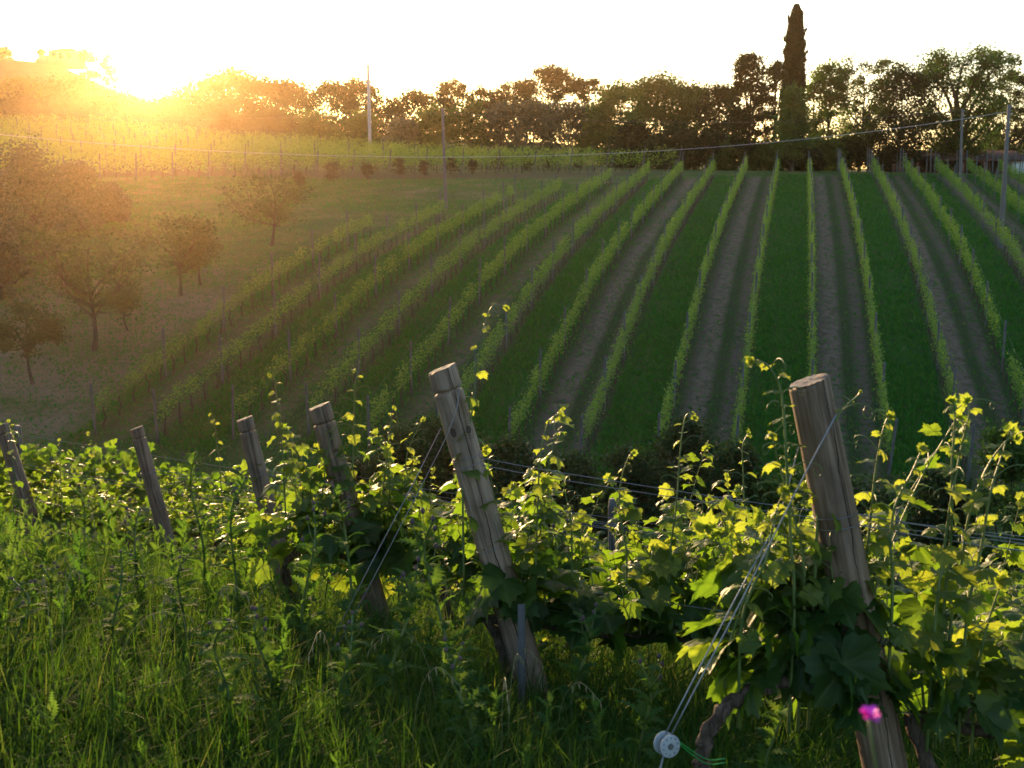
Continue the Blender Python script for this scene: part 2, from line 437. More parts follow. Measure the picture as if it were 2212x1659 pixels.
# ---------------------------------------------------------------- ground
# far vine rows: k -> (y bottom, y top)
ROWS = {-9: (39.4, 66), -8: (38.8, 71.5), -7: (39.0, 78.5), -6: (39.3, 82), -5: (38.2, 88.5), -4: (37.5, 91), -3: (37.2, 92), -2: (36.4, 92.5),
        -1: (36.6, 92.5), 0: (36.4, 92.5), 1: (36.4, 92.5), 2: (36.2, 92.5), 3: (35.8, 92.5), 4: (35.4, 92.5), 5: (35.4, 92.5), 6: (38, 92.5), 7: (42, 92.5), 8: (52, 92.5), 9: (60, 92.5)}
def row_x(k, y): return ROW_X0 + ROW_S * k + ROW_M * y
def ground():
    ys = np.concatenate([np.arange(-40, -3, 4), np.arange(-3, 14, .3), np.arange(14, 110, .8), np.arange(110, 400, 4.0), np.arange(400, 481, 8.0)])
    xs = np.concatenate([np.arange(-240, -45, 6.0), np.arange(-45, -12, 1.0), np.arange(-12, 10, .4), np.arange(10, 45, 1.0), np.arange(45, 241, 6.0)])
    X, Y = np.meshgrid(xs, ys); Z = terrain(X, Y)
    V = np.stack([X, Y, Z], -1).reshape(-1, 3); nx, ny = len(xs), len(ys)
    i = np.arange(ny - 1)[:, None] * nx; j = np.arange(nx - 1)[None]
    Q = np.stack([i + j, i + j + 1, i + nx + j + 1, i + nx + j], -1).reshape(-1, 4)
    x, y = V[:, 0], V[:, 1]
    k = (x - ROW_M * y - ROW_X0) / ROW_S
    ks = sorted(ROWS); yb = np.interp(k, ks, [ROWS[q][0] for q in ks]) ; yt = np.interp(k, ks, [ROWS[q][1] for q in ks])
    vin = smooth(-10, -9.2, k) * smooth(-1.5, 1.0, y - yb + 1) * smooth(1.5, -1.0, y - yt)
    grassy = smooth(-2.5, -6, k)
    dry = smooth(-8.3, -10, k) * smooth(66, 50, y) * smooth(35, 40, y) * .62 + .25 * smooth(60, 90, y) * smooth(-3, -7, k)
    plow = smooth(93, 96, y) * smooth(106, 100, y) * smooth(.14, .1, x / np.maximum(y, 1)) + smooth(215, 230, y) * .7
    near = smooth(24, 18, y)
    mb = MB(); mb.add(V, Q, vin=vin, grassy=grassy, dry=dry, plow=np.clip(plow, 0, 1), near=near)
    g = mb.build('ground', M['ground'], smooth=True); tag(g, kind='structure')
ground()

# ---------------------------------------------------------------- far vine rows
def ordn(i): return ['first', 'second', 'third', 'fourth', 'fifth', 'sixth', 'seventh', 'eighth', 'ninth', 'tenth', 'eleventh', 'twelfth', 'thirteenth', 'fourteenth', 'fifteenth'][i]
rs = np.random.RandomState(11)
def trunk_mesh(seed, h=.72):
    r = np.random.RandomState(seed)
    P = np.array([[0, 0, -.08], [0, 0, .12], [r.uniform(-.04, .04), r.uniform(-.1, .1), .35], [r.uniform(-.05, .05), r.uniform(-.15, .15), .55], [0, r.uniform(-.1, .1), h]])
    mb = MB(); V, Fs = tube(spline(P, 3), np.linspace(.04, .022, 13), 5); mb.add(V, Fs)
    return mb
TRUNKS = [trunk_mesh(s) for s in range(4)]
def far_post(h, r_=.045):
    mb = MB(); V, Fs = tube([[0, 0, -.25], [0, 0, h * .5], [0, 0, h - .02], [0, 0, h]], [r_, r_, r_ * .95, r_ * .7], 6); mb.add(V, Fs); return mb
def share(src, parent, name, loc, rot=(0, 0, 0), sc=(1, 1, 1)):
    c = bpy.data.objects.new(name, src.data); COL.objects.link(c); c.parent = parent
    c.location = loc; c.rotation_euler = rot; c.scale = sc
    return c
_first = {}
def part_copy(key, mbf, name, mat, parent, loc, rot=(0, 0, 0), sc=(1, 1, 1)):
    if key not in _first:
        o = mbf().build(name, mat, parent); _first[key] = o
        o.location = loc; o.rotation_euler = rot; o.scale = sc
        return o
    return share(_first[key], parent, name, loc, rot, sc)

def row_foliage(r, xs, ys, dens, hmin, hmax, thick, size, mat, parent, tone0=.55, gaps=.25, org=(0, 0, 0), n_=0):
    """leaf mass along a polyline; dens leaves per metre"""
    L = np.hypot(np.diff(xs), np.diff(ys)).sum(); n = int(L * dens)
    s = r.rand(n); x = np.interp(s, np.linspace(0, 1, len(xs)), xs); y = np.interp(s, np.linspace(0, 1, len(ys)), ys)
    plant = s * L / 1.0 + .25 * np.sin(s * L * .9); pid = np.clip(plant.astype(int), 0, None)
    vg = np.clip(r.normal(1, .30, int(L) + 4), .30, 1.6); vg[r.rand(len(vg)) < .06] = .08; vig = vg[pid]
    cen = np.abs((plant % 1) - .5) * 2          # 0 at the vine head, 1 between plants
    keep = r.rand(n) < np.clip(vig, 0, 1) * (1 - gaps * cen ** 2 * 1.3)
    h = hmin + (hmax - hmin) * (r.beta(1.5, 1.7, n) * (0.75 + .32 * vig) * (1.05 - .25 * gaps * cen)) + .05 * np.sin(s * L * 2.1 + r.rand() * 6)
    out = r.normal(0, thick, n) * (1.1 - .5 * (h - hmin) / (hmax - hmin))
    dx, dy = xs[-1] - xs[0], ys[-1] - ys[0]; q = math.hypot(dx, dy)
    x2 = x + out * dy / q + r.normal(0, .05, n); y2 = y - out * dx / q
    z = terrain(x, y) + h
    spikes = r.rand(n) < .05
    z = z + spikes * r.uniform(.05, .38, n)
    P = np.stack([x2, y2, z], -1)[keep] - np.asarray(org)
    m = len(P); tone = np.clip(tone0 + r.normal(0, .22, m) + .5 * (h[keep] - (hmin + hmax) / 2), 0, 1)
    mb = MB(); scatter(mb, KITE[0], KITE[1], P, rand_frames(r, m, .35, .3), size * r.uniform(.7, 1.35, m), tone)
    return mb.build('foliage', mat, parent)

def row_phrase(k):
    if k == 0: return 'vine row running up the slope just left of the cypress foot'
    if k == 1: return 'vine row running straight up the slope to the right foot of the cypress'
    if k < 0 and k > -9: return f'{ordn(-k - 1)} sunlit vine row to the left of the one below the cypress'
    if k == -9: return 'leftmost thin vine row with bare trunks beside the orchard'
    return f'{ordn(k - 2)} curving vine row to the right of the cypress rows'
for k, (yb, yt) in ROWS.items():
    r = np.random.RandomState(100 + k)
    xb = row_x(k, yb); root = thing('vine_row', row_phrase(k), 'vine row', (xb, yb, gz(xb, yb)), 'vine rows climbing the far slope')
    o0 = np.array([xb, yb, gz(xb, yb)])
    ys = np.linspace(yb, yt, 60); xs = row_x(k, ys)
    left = float(smooth(-3, -8, k))
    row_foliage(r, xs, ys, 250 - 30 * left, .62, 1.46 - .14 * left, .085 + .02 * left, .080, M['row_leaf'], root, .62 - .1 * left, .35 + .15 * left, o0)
    # trunks roughly every metre, posts every five
    y = yb + .4
    while y < yt and (k < 3 or y < 60):
        x = row_x(k, y); q = r.randint(0, 4)
        part_copy(('trunk', q), lambda q=q: TRUNKS[q], 'vine_trunk', M['vine_bark'], root, Vector((x, y, gz(x, y))) - Vector(o0), (0, 0, r.rand() * 6), (1, 1, r.uniform(.9, 1.1)))
        y += r.uniform(.85, 1.05)
    y = yb - .1; i = 0
    while y < yt + (9 if k >= 2 else .5):
        x = row_x(k, y); tilt = (-.12 if i == 0 else (.0 if y < yt - 3 else .1)) + r.normal(0, .02)
        hgt = 2.0 + r.normal(0, .06) if k > -5 else 1.95 + r.normal(0, .1)
        part_copy('fpost', lambda: far_post(1.0), 'post', M['old_post'], root, Vector((x, y, gz(x, y))) - Vector(o0), (-tilt, r.normal(0, .02), 0), (1, 1, hgt))
        y += (4.6 if y < yt - 3 else 2.9) + r.normal(0, .1); i += 1
    for hw in (.75, 1.3, 1.75):
        mb = MB(); V, Fs = tube(np.stack([xs, ys, terrain(xs, ys) + hw], -1) - o0, .0022, 3, False); mb.add(V, Fs); mb.build('wire', M['wire'], root)

# ---------------------------------------------------------------- upper vineyard on the plateau
UP_M = -1.2
def upper_start(u):                 # front edge of the upper vineyard, in pixels of the photograph
    v = np.interp(u, [-200, 0, 400, 760, 1100, 1420, 1600], [402, 396, 388, 374, 356, 345, 343])
    y = np.interp(u, [-200, 0, 760, 1420, 1600], [84, 88, 97, 104, 106])
    p = at_y(u, v, y); return p[0], p[1]
ups = []
x0, y0 = upper_start(-420); x1, y1 = upper_start(1500)
NU = 24
fposts = []
for i in range(NU):
    u = -330 + i * 78.0
    x, y = upper_start(u); r = np.random.RandomState(400 + i)
    L = 62; ye = y + L; xe = x + UP_M * L
    lab = f'upper field vine row number {i + 1} counted from the left edge, behind the round bushes'
    root = thing('vine_row', lab, 'vine row', (x, y, gz(x, y)), 'vine rows of the upper vineyard')
    o0 = np.array([x, y, gz(x, y)])
    ys = np.linspace(y, ye, 60); xs = np.linspace(x, xe, 60)
    row_foliage(r, xs, ys, 88, .5, 1.95, .2, .16, M['row_leaf'], root, .62, .1, o0)
    for j, yy in enumerate(np.arange(y, ye, 6.0)):
        xx = x + UP_M * (yy - y)
        part_copy('fpost', None, 'post', M['old_post'], root, Vector((xx, yy, gz(xx, yy))) - Vector(o0), (.22 if j == 0 else 0, .12 if j == 0 else r.normal(0, .03), 0), (1.1, 1.1, 2.25))
    for yy in np.arange(y + .8, y + 9, 1.0):
        xx = x + UP_M * (yy - y); q = r.randint(0, 4)
        part_copy(('trunk', q), None, 'vine_trunk', M['vine_bark'], root, Vector((xx, yy, gz(xx, yy))) - Vector(o0), (0, 0, r.rand() * 6), (1.2, 1.2, 1.1))

# ---------------------------------------------------------------- trees
def crown_r(shape, t):
    if shape == 'round': return math.sqrt(max(0, 1 - (2 * t - 1) ** 2)) * .95 + .08
    if shape == 'vase': return .25 + .85 * math.sin(min(1, t * .85 + .12) * math.pi * .62)
    if shape == 'tall': return (.55 + .45 * math.sin(t * math.pi * .9 + .2)) * (1 - .45 * t ** 3)
    if shape == 'pine': return (.95 - .55 * t) * (.75 + .35 * math.sin(t * 17))
    if shape == 'bush': return math.sqrt(max(0, 1 - t * t * .95))
    return 1
def tree(name, label, cat, base, h, w, mat, seed, cb=.3, shape='round', nc=75, cr=.15, nl=5000, ls=.22, group=None, trunk_r=None, limbs=9, lean=0.0, barkmat='bark', tone=.45, flat=.7):
    r = np.random.RandomState(seed)
    root = thing(name, label, cat, tuple(base), group)
    z0 = h * cb; top = np.array([lean * h, 0, h * .86])
    tr = trunk_r or h * .022
    # clump centres on and inside the crown
    C = []
    for i in range(nc):
        t = r.rand() ** .85; rad = crown_r(shape, t) * w / 2 * (r.rand() ** .42) * r.uniform(.8, 1.08)
        a = r.rand() * 6.283
        C.append([lean * h * t + rad * math.cos(a), rad * math.sin(a), z0 + (h - z0) * (t * .94 + .02)])
    C = np.array(C)
    mb = MB()
    tp = spline([[0, 0, -.3], [0, 0, .05], [r.normal(0, .03) * w, r.normal(0, .02) * w, z0 * .7], [lean * h * .5 + r.normal(0, .03) * w, 0, z0 + (h - z0) * .45], top], 5)
    V, Fs = tube(tp, np.linspace(tr, tr * .15, len(tp)) * (1 + .5 * np.exp(-np.linspace(0, 12, len(tp)))), 8); mb.add(V, Fs)
    main = r.permutation(nc)[:limbs]; paths = [tp]
    for i in main:
        c = C[i]; hz = np.clip((c[2] - z0) * .35 + z0 * .75, z0 * .55, h * .8)
        k = int(np.argmin(abs(tp[:, 2] - hz))); s0 = tp[k]
        mid = (s0 + c) / 2 + np.array([r.normal(0, .05) * w, r.normal(0, .05) * w, -.04 * h + r.normal(0, .03) * h])
        P = spline([s0, mid, c], 5); V, Fs = tube(P, np.linspace(tr * .42, tr * .08, len(P)), 5); mb.add(V, Fs); paths.append(P)
    allp = np.concatenate(paths)
    for i in range(nc):
        if i in main: continue
        d = np.linalg.norm(allp - C[i], axis=1) + (allp[:, 2] > C[i][2]) * h * .3; s0 = allp[int(np.argmin(d))]
        mid = (s0 + C[i]) / 2 + r.normal(0, .02, 3) * h
        P = spline([s0, mid, C[i]], 3); V, Fs = tube(P, np.linspace(tr * .13, tr * .04, len(P)), 3, False); mb.add(V, Fs)
    mb.build('trunk', M[barkmat], root, smooth=True)
    per = r.dirichlet(np.ones(nc) * 4) * nl
    pid = np.repeat(np.arange(nc), per.astype(int)); n = len(pid)
    sc = cr * w * r.uniform(.6, 1.35, nc)
    D = np.clip(r.normal(0, .50, (n, 3)), -1.25, 1.25)
    P = C[pid] + D * sc[pid][:, None] * np.array([1.25, 1.25, flat * 1.25])
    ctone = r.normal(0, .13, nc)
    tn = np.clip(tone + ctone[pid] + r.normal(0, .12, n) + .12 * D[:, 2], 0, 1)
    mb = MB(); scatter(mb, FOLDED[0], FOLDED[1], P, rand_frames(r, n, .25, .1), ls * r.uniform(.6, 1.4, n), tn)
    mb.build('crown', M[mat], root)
    return root
def tree_px(u, vt, wpx, y, vb=None, **kw):
    """a tree whose crown top shows at (u, vt), wpx wide, standing y metres away on the terrain"""
    p = at_y(u, vt, y); b = (p[0], y, gz(p[0], y)); h = p[2] - b[2]
    w = wpx * y / F_PX
    return dict(base=b, h=h, w=w)
GB = 'trees along the skyline behind the fields'
def T(u, vt, wpx, y, name, label, cat='tree', **kw):
    if y > 115 and cat == 'tree': kw['nl'] = int(kw.get('nl', 5000) * 1.7); wpx *= 1.12; kw['cr'] = kw.get('cr', .15) * 1.15
    q = tree_px(u, vt, wpx, y); kw.setdefault('group', GB); kw.setdefault('tone', .25 + .5 * ((u * 37) % 10) / 10)
    kw.setdefault('seed', int(u * 7 + vt) + 1000)
    return tree(name, label, cat, q['base'], q['h'], q['w'], kw.pop('mat', 'dark_leaf'), **kw)
# left, in the glare
T(-40, 205, 130, 205, 'broadleaf_tree', 'hazy broad tree at the left edge below the hill house', ls=.4, nl=3500, cb=.12)
T(40, 178, 90, 200, 'broadleaf_tree', 'hazy yellowish tree below the hill house, second from the left edge', ls=.4, nl=3000, cb=.12, mat='green_leaf')
T(110, 205, 130, 205, 'broadleaf_tree', 'round hazy tree under the hill house gable', ls=.4, nl=3500, cb=.1)
T(205, 215, 130, 205, 'broadleaf_tree', 'hazy low tree to the left of the glare', ls=.4, nl=3500, cb=.1)
T(150, 172, 120, 212, 'broadleaf_tree', 'hazy taller tree under the right flank of the hill house', ls=.4, nl=3500, cb=.05)
T(240, 196, 120, 212, 'broadleaf_tree', 'hazy tree rising left of the brightest glare', ls=.4, nl=3500, cb=.05)
T(290, 222, 110, 208, 'broadleaf_tree', 'low tree standing right under the sun glare', ls=.4, nl=3000, cb=.1)
T(372, 212, 110, 200, 'broadleaf_tree', 'low tree just right of the sun glare', ls=.4, nl=3000, cb=.1)
T(440, 178, 120, 195, 'broadleaf_tree', 'hazy tree climbing out of the glare on its right', ls=.38, nl=4000, cb=.1)
T(505, 152, 130, 190, 'broadleaf_tree', 'tall domed hazy tree right of the sun glare', ls=.38, nl=4500, cb=.1)
T(575, 170, 120, 186, 'broadleaf_tree', 'hazy tree on the right shoulder of the domed one', ls=.36, nl=4200, cb=.1)
T(640, 186, 110, 184, 'broadleaf_tree', 'lower hazy tree between the domed one and the pale pole', ls=.34, nl=4000, cb=.1)
T(715, 166, 110, 176, 'broadleaf_tree', 'brown green tree with loose twigs left of the pale pole', ls=.3, nl=4200, cb=.1, nc=60, cr=.11)
T(770, 172, 90, 174, 'broadleaf_tree', 'tree directly behind the pale pole, left half', ls=.3, nl=3600, cb=.1)
T(828, 212, 100, 170, 'broadleaf_tree', 'low tree right of the pale pole in the skyline dip', ls=.3, nl=3600, cb=.05)
# centre wood
T(905, 196, 110, 165, 'broadleaf_tree', 'low dark tree rising from the skyline dip', ls=.28, nl=4500, cb=.1)
T(978, 172, 90, 162, 'broadleaf_tree', 'dark tree with open twiggy top left of the centre wood', ls=.26, nl=4200, cb=.2, nc=60, cr=.1)
T(1045, 190, 90, 160, 'broadleaf_tree', 'dark tree in the lower saddle of the centre wood', ls=.26, nl=4200, cb=.2, nc=60, cr=.11)
T(1112, 172, 100, 158, 'broadleaf_tree', 'dark tree on the left shoulder of the tallest centre oak', ls=.26, nl=4600, cb=.22, nc=60, cr=.11)
T(1190, 145, 130, 156, 'oak_tree', 'tallest oak of the centre wood with gaps under its crown', ls=.26, nl=6500, cb=.28, nc=85, cr=.09)
T(1272, 168, 100, 155, 'broadleaf_tree', 'dark tree with sky specks right of the tallest centre oak', ls=.25, nl=4200, cb=.18, nc=64, cr=.09)
T(1345, 182, 110, 132, 'broadleaf_tree', 'leafy green tree left of the broad willow like one', ls=.24, nl=7000, cb=.05, mat='green_leaf', cr=.15)
T(1432, 170, 150, 126, 'broadleaf_tree', 'broad rounded green tree in the middle right of the skyline', ls=.23, nl=9500, cb=.05, mat='green_leaf', cr=.15, nc=80)
T(1505, 190, 100, 124, 'broadleaf_tree', 'green tree on the right shoulder of the broad rounded one', ls=.23, nl=6500, cb=.05, mat='green_leaf', cr=.15)
T(1558, 184, 90, 118, 'broadleaf_tree', 'dark green tree left of the ragged pine', ls=.21, nl=5500, cb=.08, cr=.14)
# right group
T(1622, 112, 100, 108, 'pine_tree', 'ragged dark pine with bare pale lower trunk left of the cypress', ls=.19, nl=11000, cb=.16, shape='tall', nc=95, cr=.13, trunk_r=.28)
T(1680, 128, 80, 110, 'broadleaf_tree', 'gappy tree wedged between the pine and the cypress', ls=.19, nl=7000, cb=.06, nc=80, cr=.12)
T(1762, 142, 70, 113, 'broadleaf_tree', 'narrow tree filling the gap close to the right side of the cypress', ls=.19, nl=4500, cb=.05, mat='green_leaf')
T(1795, 130, 110, 112, 'broadleaf_tree', 'open crowned tree right of the cypress', ls=.19, nl=9500, cb=.04, nc=90, cr=.12, mat='green_leaf')
T(1868, 118, 140, 114, 'broadleaf_tree', 'sparse forked tree with sky showing between its limbs', ls=.18, nl=7500, cb=.2, nc=90, cr=.08, limbs=14, trunk_r=.26, shape='vase')
T(1950, 148, 150, 100, 'holm_oak', 'dense very dark rounded evergreen left of the big oak', ls=.18, nl=15000, cb=.13, nc=110, cr=.17, shape='round', trunk_r=.22)
T(2080, 106, 200, 103, 'oak_tree', 'big spreading ivy clad oak near the right edge', ls=.18, nl=24000, cb=.14, nc=150, cr=.095, limbs=24, trunk_r=.5, mat='green_leaf', tone=.15, shape='vase')
T(2188, 150, 130, 112, 'broadleaf_tree', 'thin leafed tree at the right edge behind the shed gable', ls=.19, nl=7500, cb=.06, nc=90, cr=.09, limbs=12)
T(2260, 200, 140, 112, 'broadleaf_tree', 'tree cut by the right edge of the view', ls=.2, nl=4500, cb=.05)
T(1716, 186, 82, 98, 'olive_tree', 'grey green leafy tree in front of the cypress foot', ls=.17, nl=7500, cb=.12, mat='green_leaf', cr=.15, shape='tall')
# the cypress
def cypress():
    q = tree_px(1721, 10, 52, 102); b, h, w = q['base'], q['h'], q['w']; r = np.random.RandomState(5)
    root = thing('cypress', 'tall narrow dark cypress with ragged tip, highest thing on the skyline', 'tree', b)
    mb = MB(); P = np.array([[0, 0, -.3], [0, 0, .6], [.03, 0, h * .5], [.0, 0, h * .97]]); V, Fs = tube(spline(P, 6), np.linspace(.24, .03, 19), 8); mb.add(V, Fs); mb.build('trunk', M['bark'], root)
    n = 20000; t = r.rand(n) ** .92; a = r.rand(n) * 6.283
    prof = np.interp(t, [0, .04, .2, .5, .75, .88, .96, 1], [.5, .9, 1.0, .97, .82, .60, .40, .14])
    wob = 1 + .06 * np.sin(a * 3 + t * 33 + 3 * np.sin(t * 9)) + .05 * np.sin(a * 2 - t * 71 + a) + .03 * np.sin(a * 5 + t * 130)
    rad = w / 2 * prof * wob * (r.rand(n) ** .35)
    P = np.stack([rad * np.cos(a), rad * np.sin(a), .35 + (h - .35) * t + .0 * a], -1)
    for (dx, t0, hh) in [(-.26 * w, .90, .9), (.22 * w, .93, .9), (.33 * w, .84, .6), (-.36 * w, .8, .4), (.40 * w, .72, .4), (0.02, .965, .6)]:   # loose spikes on the outline
        m = 45; s_ = r.rand(m)
        P = np.vstack([P, np.stack([dx * (1 + .25 * s_) + r.normal(0, .06, m) * (1 - s_ * .6), r.normal(0, .12, m), h * t0 + hh * s_ - .3], -1)])
    n = len(P); Tn = np.column_stack([P[:, 0] * .5, P[:, 1] * .5, np.full(n, 1.0)]) + r.normal(0, .35, (n, 3))
    mb = MB(); scatter(mb, KITE[0], KITE[1], P, frames(Tn, r.normal(0, 1, (n, 3))), .22 * r.uniform(.6, 1.3, n), np.clip(r.normal(.3, .2, n), 0, 1))
    mb.build('crown', M['dark_leaf'], root)
cypress()
# understorey of bushes behind the vineyards
B = [(868, 262, 90, 140, 'olive_leaf', 'silvery bush left of the dark wire pole at the wood edge'), (935, 236, 100, 141, 'green_leaf', 'green bush behind the dark wire pole at the wood edge'),
     (1010, 228, 110, 139, 'green_leaf', 'tall pale bush right of the dark wire pole'), (1085, 226, 110, 140, 'olive_leaf', 'grey green bush below the saddle of the centre wood'),
     (1155, 222, 110, 138, 'olive_leaf', 'silvery bush below the tallest centre oak, left one'), (1228, 224, 130, 136, 'olive_leaf', 'larger silvery bush below the tallest centre oak, right one'),
     (1292, 238, 100, 134, 'green_leaf', 'small bush where the upper field narrows'), (1370, 270, 110, 122, 'dark_leaf', 'dark bush behind the tip of the upper field'),
     (1455, 280, 110, 118, 'dark_leaf', 'dark bush under the broad rounded tree'), (1530, 290, 90, 114, 'dark_leaf', 'dark bush left of the pine foot'),
     (1590, 300, 80, 112, 'green_leaf', 'green bush at the pine foot'), (1660, 310, 90, 108, 'green_leaf', 'bush between the pine foot and the cypress foot'),
     (1742, 326, 70, 105, 'dark_leaf', 'low dark bush against the cypress trunk'), (1775, 300, 90, 108, 'green_leaf', 'bush right of the cypress foot'), (1845, 296, 100, 110, 'dark_leaf', 'dark bush under the sparse forked tree'),
     (2035, 318, 80, 118, 'dark_leaf', 'dark bush behind the shed, below the big oak'), (2150, 300, 120, 122, 'dark_leaf', 'dark bush rising behind the shed roof'), (1915, 330, 70, 106, 'dark_leaf', 'low bush left of the dense evergreen trunk'),
     (2250, 280, 120, 118, 'dark_leaf', 'dark bush beyond the right end of the shed'),
     (780, 250, 100, 150, 'green_leaf', 'bush behind the pale pole'), (690, 245, 110, 160, 'green_leaf', 'hazy bush left of the pale pole'), (590, 240, 120, 168, 'dark_leaf', 'hazy bush under the domed hazy tree'),
     (480, 238, 120, 172, 'dark_leaf', 'hazy bush right under the glare side'), (380, 240, 120, 176, 'dark_leaf', 'hazy bush near the brightest glare'), (270, 240, 130, 178, 'dark_leaf', 'hazy bush left of the brightest glare'),
     (160, 225, 130, 180, 'dark_leaf', 'hazy bush below the hill slope'), (50, 220, 140, 182, 'dark_leaf', 'hazy bush at the left edge of the upper field'), (-50, 215, 140, 182, 'dark_leaf', 'hazy bush cut by the left edge of the view')]
for i, (u, vt, wp, y, mt, lab) in enumerate(B):
    T(u, vt, wp, y, 'bush', lab, 'bush', mat=mt, seed=900 + i, cb=.02, shape='bush', nc=50, cr=.18, nl=6500, ls=.2 + y * .0004, group='bushes along the wood edge', limbs=5)

# round rose bushes in front of the upper vineyard
for i, (u, v, s) in enumerate([(648, 398, .55), (720, 384, .9), (793, 380, .65), (862, 375, .8), (917, 373, .62), (975, 368, .7), (1022, 368, .55), (1077, 362, .85), (1137, 360, .65), (1187, 358, .8), (1250, 356, .6), (1310, 354, .7)]):
    p = on_ground(u, v + 9, 0, 70)
    lab = f'round brown green bush at the edge of the upper vineyard, {ordn(i)} from the left'
    tree('round_bush', lab, 'bush', (p[0], p[1], p[2] + .05), 1.25 * s + .45, 1.5 * s, 'rose_leaf', 1200 + i, cb=.12, shape='round', nc=26, cr=.2, nl=900, ls=.1, group='round bushes along the upper vineyard', limbs=4, trunk_r=.03)

# orchard on the left slope
for i, (u, vb, vt, wp, lab, kw) in enumerate([
        (70, 830, 655, 150, 'small forked orchard tree nearest the left edge', dict(cb=.33, nc=36, cr=.12, nl=2600)),
        (205, 758, 500, 270, 'largest spreading orchard tree with two limbs and open crown', dict(cb=.30, nc=70, cr=.085, nl=4200, limbs=14, shape='vase')),
        (275, 715, 610, 85, 'tiny thin orchard tree right of the largest one', dict(cb=.35, nc=20, cr=.12, nl=700)),
        (390, 640, 470, 150, 'dense narrow orchard tree with clear straight trunk', dict(cb=.3, nc=45, cr=.14, nl=3200, shape='vase')),
        (433, 617, 480, 100, 'slim orchard tree close behind the dense narrow one', dict(cb=.3, nc=32, cr=.14, nl=2200)),
        (588, 532, 372, 190, 'vase shaped orchard tree standing highest on the slope', dict(cb=.3, nc=55, cr=.11, nl=3400, shape='vase'))]):
    p = on_ground(u, vb, 0, 30); h = at_y(u, vt, p[1])[2] - p[2]; w = wp * p[1] / F_PX
    tree('orchard_tree', lab, 'fruit tree', tuple(p), h, w, 'orchard_leaf', 1300 + i, ls=.12, group='orchard trees', trunk_r=h * .03, tone=.5, **kw)
    # grass skirt round the foot
for i, (u, vb, vt, wp, lab) in enumerate([(-30, 600, 330, 180, 'big hazy olive tree at the left edge'), (75, 560, 320, 170, 'big hazy olive tree right of the one at the edge'),
                                          (170, 500, 355, 110, 'hazy olive tree below the sun glare'), (240, 480, 400, 70, 'smaller hazy olive tree at the right end of the olive clump'),
                                          (0, 640, 490, 110, 'low hazy olive tree in front of the olive clump')]):
    p = on_ground(u, vb, 0, 30); h = at_y(u, vt, p[1])[2] - p[2]; w = wp * p[1] / F_PX
    tree('olive_tree', lab, 'olive tree', tuple(p), h, w, 'olive_leaf', 1400 + i, ls=.15, cb=.02, shape='bush', nc=60, cr=.17, nl=7500, group='olive trees on the left', trunk_r=.16)
# dark shrubs in the valley bottom
for i, (u, vt, wp, y, mt, lab) in enumerate([
        (855, 925, 180, 29, 'shrub_leaf', 'dark valley shrub left of the knotty post'), (960, 905, 200, 30, 'shrub_leaf', 'dark valley shrub behind the knotty post'),
        (1090, 935, 190, 28, 'shrub_leaf', 'dark valley shrub right of the knotty post'), (1230, 985, 200, 27, 'shrub_leaf', 'low dark valley shrub below the bare alley'),
        (1365, 975, 190, 28, 'shrub_leaf', 'dark valley shrub left of the tallest valley shrub'), (1490, 905, 190, 29, 'shrub_leaf', 'tallest round dark shrub in the valley bottom'),
        (1590, 960, 150, 27, 'shrub_leaf', 'dark valley shrub right of the tallest one'), (1720, 1010, 210, 26, 'green_leaf', 'green shrub behind the nearest post, lower left'),
        (1880, 1040, 200, 25, 'shrub_leaf', 'low dark shrub right behind the nearest post'), (2030, 1010, 180, 25, 'shrub_leaf', 'dark shrub towards the right edge of the valley'),
        (2190, 915, 170, 24, 'green_leaf', 'leafy dark shrub at the right edge above the vines'), (760, 975, 160, 28, 'shrub_leaf', 'low dark shrub at the left end of the valley thicket')]):
    p = at_y(u, vt, y); b = (p[0], y, gz(p[0], y)); h = p[2] - b[2]
    tree('shrub', lab, 'shrub', b, h, wp * y / F_PX * 1.15, mt, 1500 + i, cb=.02, shape='bush', nc=70, cr=.14, nl=9000, ls=.10, group='shrubs in the valley bottom', limbs=8, trunk_r=.06)

# ---------------------------------------------------------------- poles and cables
def pole(name, label, u, vb, vt, y, r0, r1, mat, lean=0.0):
    p = at_y(u, vb, y); t = at_y(u + lean, vt, y); zb = min(gz(p[0], y), p[2])
    root = thing(name, label, 'pole', (p[0], y, zb))
    mb = MB(); V, Fs = tube([[0, 0, -.3], [0, 0, .1], [(t[0] - p[0]) * .5, 0, (t[2] - zb) * .5], [t[0] - p[0], 0, t[2] - zb]], [r0, r0, (r0 + r1) / 2, r1], 10); mb.add(V, Fs)
    mb.build('shaft', mat, root, smooth=True)
    for k in range(2):
        mb = MB(); z = t[2] - zb - .12 - .35 * k
        V, Fs = tube([[t[0] - p[0] + r1, 0, z], [t[0] - p[0] + r1 + .1, 0, z], [t[0] - p[0] + r1 + .1, 0, z + .08], [t[0] - p[0] + r1 + .1, 0, z + .16]], [.012, .02, .035, .03], 8)
        mb.add(V, Fs); mb.build('insulator', M['plaster'], root)
    return t
pole('utility_pole', 'pale slim concrete pole rising over the upper vineyard', 799, 292, 140, 136, .21, .18, M['concrete'], -4)
tD = pole('utility_pole', 'dark wooden pole in front of the upper field, left of centre', 963, 420, 232, 76, .12, .08, M['pole'], -7)
tM = pole('utility_pole', 'thin grey pole in front of the big oak', 2075, 374, 236, 86, .12, .075, M['pole'], 4)
tR = pole('utility_pole', 'thick leaning grey pole near the right edge carrying the cable', 2163, 500, 226, 62, .14, .085, M['pole'], 17)
